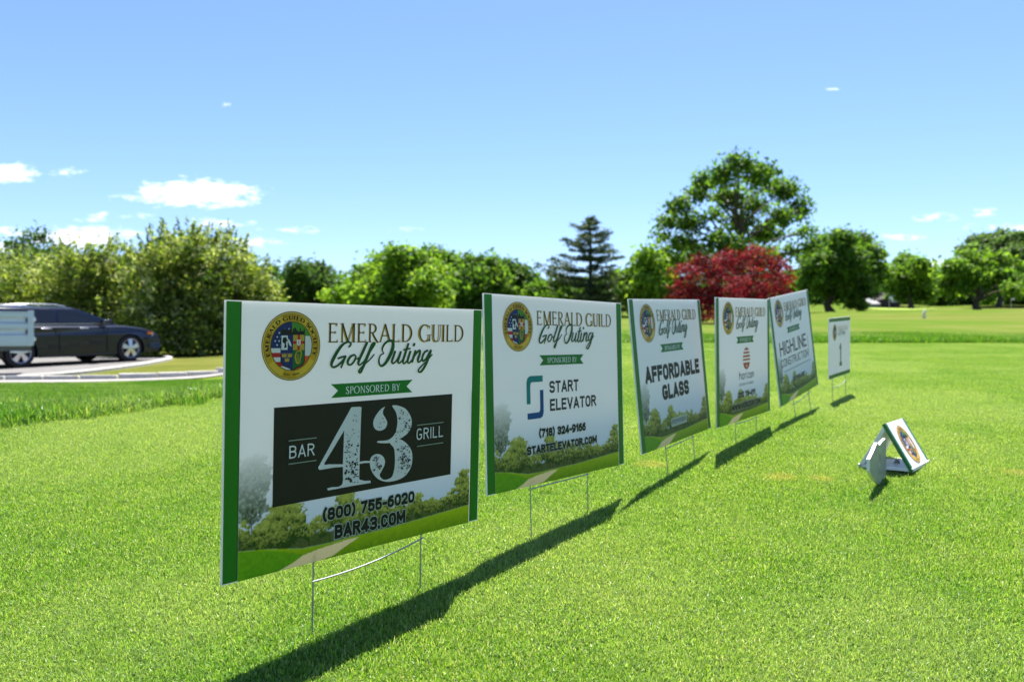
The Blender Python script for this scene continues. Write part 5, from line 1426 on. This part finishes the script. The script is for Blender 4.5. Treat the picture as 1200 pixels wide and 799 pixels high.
# red maple
tree('red_maple', 'low spreading maple with deep red leaves behind the third and fourth signs', 'tree', gbase(858, 20.5), .07,
     lobes([(802, 322, 15, 13), (818, 310, 14, 10), (836, 316, 18, 14), (852, 303, 11, 10), (868, 308, 16, 13), (888, 300, 13, 11), (905, 310, 15, 13), (918, 322, 11, 12), (800, 345, 15, 20), (822, 345, 22, 22), (850, 340, 24, 22), (880, 336, 24, 20), (908, 340, 16, 20), (815, 366, 22, 16), (850, 368, 26, 14), (890, 364, 24, 14)], 20.5, R_, .8, .75, 0), .055, 640, 9, .075, RED, None, 63, mat=M_LEAF_RED, stems=4, shell=.75)

# trees to the right
tree('broadleaf_tree', 'dark green round tree with a thick trunk on the right, beyond the little number sign', 'tree', gbase(974, 92), .48,
     lobes([(965, 290, 16, 15), (985, 280, 15, 12), (1005, 284, 14, 12), (1020, 300, 14, 13), (960, 312, 20, 18), (990, 308, 24, 20), (1015, 320, 18, 16), (950, 332, 14, 12), (975, 336, 24, 16), (1003, 338, 22, 14), (1030, 318, 10, 10), (945, 300, 8, 10)], 92, R_), .44, 40, 10, .44, MID+MID+DARK[:1], None, 64, trunk_top=tuple(px(978, 300, 92)))
tree('broadleaf_tree', 'slender mid green tree with gaps, right of the dark round tree', 'tree', gbase(1068, 112), .35,
     lobes([(1062, 308, 12, 9), (1078, 312, 10, 10), (1055, 322, 12, 11), (1072, 328, 16, 12), (1090, 326, 10, 10), (1062, 342, 16, 10), (1084, 344, 14, 9), (1046, 334, 8, 8)], 112, R_), .5, 44, 9, .54, MID+LIGHT[:2], None, 65)
tree('broadleaf_tree', 'umbrella shaped green tree on the right casting a dark shadow on the fairway', 'tree', gbase(1146, 60), .27,
     lobes([(1118, 312, 16, 10), (1140, 304, 18, 9), (1165, 304, 16, 9), (1184, 312, 12, 10), (1108, 328, 14, 12), (1130, 326, 20, 14), (1158, 324, 22, 15), (1186, 330, 13, 13), (1112, 338, 13, 6), (1138, 336, 16, 7), (1165, 336, 18, 7), (1188, 339, 10, 6)], 60, R_), .28, 74, 10, .24, MID+LIGHT[:2], None, 66, trunk_top=tuple(px(1146, 318, 60)))
tree('broadleaf_tree', 'pale grey green rounded treetop behind the umbrella shaped tree', 'tree', gbase(1170, 125), .4,
     lobes([(1150, 286, 14, 9), (1170, 281, 16, 8), (1190, 284, 14, 9), (1140, 298, 12, 10), (1165, 300, 24, 14), (1192, 304, 14, 14), (1175, 325, 30, 18), (1210, 310, 16, 26)], 125, R_), .55, 60, 9, .62, [(.075, .13, .04), (.09, .15, .05), (.06, .11, .03)], None, 67)
FGRP = 'far line of trees on the horizon'
r = random.Random(8)
for i, (x, y, w, tn_i) in enumerate(((925, 335, 20, 1), (948, 345, 16, 0), (1018, 344, 16, 0), (1036, 338, 12, 1), (1052, 331, 15, 2), (1100, 336, 14, 1), (1120, 344, 16, 0), (1200, 344, 20, 1), (905, 340, 18, 0), (735, 350, 18, 1), (710, 352, 16, 0), (590, 350, 22, 0), (655, 352, 20, 1), (545, 352, 20, 0))):
    lab = {0: 'far dark tree in the hazy line along the horizon', 1: 'far mid green tree in the line along the horizon', 2: 'far light green tree in the line along the horizon'}[tn_i]
    Yd = 140+r.uniform(-8, 12)
    tree('broadleaf_tree', lab, 'tree', gbase(x, Yd), .35, lobes([(x-w*.5, y-2, w*.5, 7), (x+w*.45, y-4, w*.5, 8), (x, y-8, w*.5, 7), (x, y+4, w*.8, 9), (x-w*.3, y+10, w*.6, 8), (x+w*.4, y+10, w*.6, 8)], Yd, R_), .65, 60, 8, .7, [DARK, MID, LIGHT][tn_i], FGRP, 70+i)
# the wood on the horizon, too far off to count its trees
rng = np.random.default_rng(77); Cw = []; Tw = []
for X in np.arange(-150, 150, 1.6):
    Yw = 172+rng.uniform(-6, 10); hgt_ = rng.uniform(4.5, 8.0); zb = h1(X, Yw)
    n = 260; d = rng.normal(0, 1, (n, 3)); d /= np.linalg.norm(d, axis=1)[:, None]
    Cw.append(np.array((X, Yw, zb+hgt_*.48))+d*np.array((2.6, 2.6, hgt_*.55))*rng.uniform(.75, 1.08, (n, 1)))
    Tw.append(np.tile(np.array([DARK, MID, MID][rng.integers(0, 3)][rng.integers(0, 3)]), (n, 1))*rng.uniform(.8, 1.2, (n, 1)))
Cw = np.concatenate(Cw); Tw = np.concatenate(Tw)
tag(link('far_wood', quads_mesh('far_wood', leaf_quads(Cw, .95, rng, 1.5, .35), M_LEAF, Tw)), 'dark strip of far woodland closing the view behind the trees', 'wood', kind='stuff')
tree('low_shrub', 'small round shrub in shade at the right of the thick trunk', 'shrub', gbase(1004, 93), .06, lobes([(1000, 357, 9, 5), (1009, 358, 8, 4), (1004, 353, 6, 4)], 93, R_), .3, 90, 9, .3, LIGHT[1:]+MID, None, 95, trunk=False)

# ------------------------------------------------------------------ far things on the right
M_WALL = simple('dark_brick', (.060, .040, .036), .9, .2, var=.3); M_ROOF = simple('grey_roof', (.24, .24, .25), .8, .2, var=.2); M_WIN = simple('white_window', (.70, .72, .74), .3)
hx, hy, hz = gbase(1045, 128)
hz += -.3
house = thing('house', 'dark brick house with pointed gable and low pale grey annexe among the far trees', 'house', (hx, hy, hz))
s = 128/F
gh = px(0, 342, 128).z-hz; eh = px(0, 350, 128).z-hz; w2 = 9.5*s
mb = MB(); mb.prism([(-w2, 0, 0), (w2, 0, 0), (w2, 0, eh), (0, 0, gh), (-w2, 0, eh)], (0, 7, 0)); mb.build('wall', M_WALL, house)
mb = MB()
for sg in (-1, 1): mb.prism([(0, -.25, gh+.02), (0, -.25, gh+.2), (sg*(w2+.35), -.25, eh-.12), (sg*(w2+.3), -.25, eh-.3)], (0, 7.5, 0))
mb.build('roof', simple('brown_roof', (.05, .04, .04), .9), house)
mb = MB(); mb.box((-.1, -.05, 1.2), (.75, .02, 2.3)); fr = mb.build('window', M_WIN, house); mb = MB(); mb.box((0.0, -.07, 1.3), (.65, -.045, 2.2)); mb.build('pane', simple('window_pane', (.45, .5, .56), .1), fr)
ax = -w2
mb = MB(); mb.box((ax-14*s, .5, 0), (ax-.01, 6, .9)); mb.build('annexe_wall', simple('annexe_wall', (.30, .28, .26), .9), house)
mb = MB(); mb.prism([(ax-15*s, .1, .9), (ax-15*s, 6.4, .9), (ax-15*s, 3.2, 2.0)], (14.5*s, 0, 0)); mb.build('annexe_roof', M_ROOF, house)

M_POLE = simple('white_pole', (.72, .72, .70), .5); M_FLAG = simple('white_flag', (.80, .80, .80), .8)
for (x, yb, yt, Yd, lab) in ((1042, 362, 347, 98, 'golf flagstick with white flag standing before the far house'), (1185, 364, 353, 104, 'golf flagstick with white flag beside the sand bunker at the right edge')):
    b = px(x, yb, Yd); zb = h1(b.x, Yd); ht = max(1.6, px(x, yt, Yd).z-zb)
    g = thing('golf_flagstick', lab, 'flagstick', (b.x, Yd, zb))
    mb = MB(); mb.tube([(0, 0, -.1), (0, 0, ht)], .02, 6); mb.build('pole', M_POLE, g)
    mb = MB(); n = 6; pts = [(.02+.42*i/n, .05*math.sin(i*1.1), 0) for i in range(n+1)]
    for i in range(n):
        a, c = pts[i], pts[i+1]; mb.box((0, 0, 0), (0.001, 0.001, 0.001)) if False else mb.add([(a[0], a[1], ht-.32-.02*i), (c[0], c[1], ht-.34-.02*i), (c[0], c[1], ht-.01-.02*i), (a[0], a[1], ht-.01-.02*i), (a[0], a[1]+.006, ht-.32-.02*i), (c[0], c[1]+.006, ht-.34-.02*i), (c[0], c[1]+.006, ht-.01-.02*i), (a[0], a[1]+.006, ht-.01-.02*i)], [(0, 1, 2, 3), (7, 6, 5, 4)])
    mb.build('flag', M_FLAG, g, recalc=False)
b = gbase(1083, 35)
g = thing('yardage_marker', 'small pale yellow marker post alone on the dry fairway', 'marker', b); g.scale = (.66, .66, .66)
mb = MB(); mb.tube([(0, 0, -.05), (-.02, 0, .18), (.02, 0, .42)], [.13, .12, .09], 10); mb.build('post', simple('pale_yellow', (.72, .66, .36), .5), g, smooth=40)
mb = MB(); mb.tube([(.02, 0, .42), (.03, 0, .50), (.035, 0, .56)], [.095, .09, .05], 10); mb.build('cap', M_POLE, g, smooth=40)

# putting green and bunker laid over the terrain
def patch(name, cx, cy, rx, ry, m, lift, n=40, rings_=6, seed=0):
    rd = random.Random(seed); mb = MB(); ph = rd.random()*6
    mb.v.append((cx, cy, h1(cx, cy)+lift))
    for j in range(1, rings_+1):
        for k in range(n):
            a = 2*math.pi*k/n; q = (1+.12*math.sin(2*a+ph)+.07*math.sin(3*a+1.7*ph))*j/rings_; x, y = cx+rx*q*math.cos(a), cy+ry*q*math.sin(a); mb.v.append((x, y, h1(x, y)+lift))
    for k in range(n): mb.f.append([0, 1+k, 1+(k+1) % n]); mb.m.append(0)
    for j in range(rings_-1):
        for k in range(n): mb.f.append([1+j*n+k, 1+(j+1)*n+k, 1+(j+1)*n+(k+1) % n, 1+j*n+(k+1) % n]); mb.m.append(0)
    return tag(mb.build(name, m, smooth=60, recalc=False), kind='structure')
b = gbase(1050, 104); patch('putting_green', b[0], b[1], 4.2, 7, simple('putting_turf', (.22, .30, .05), .9, .1, var=.08, scale=1), .05)
b = gbase(1186, 99); patch('bunker', b[0], b[1], 3.2, 6, simple('bunker_sand', (.42, .33, .17), .95, .1, var=.15, scale=2), .05, seed=3)
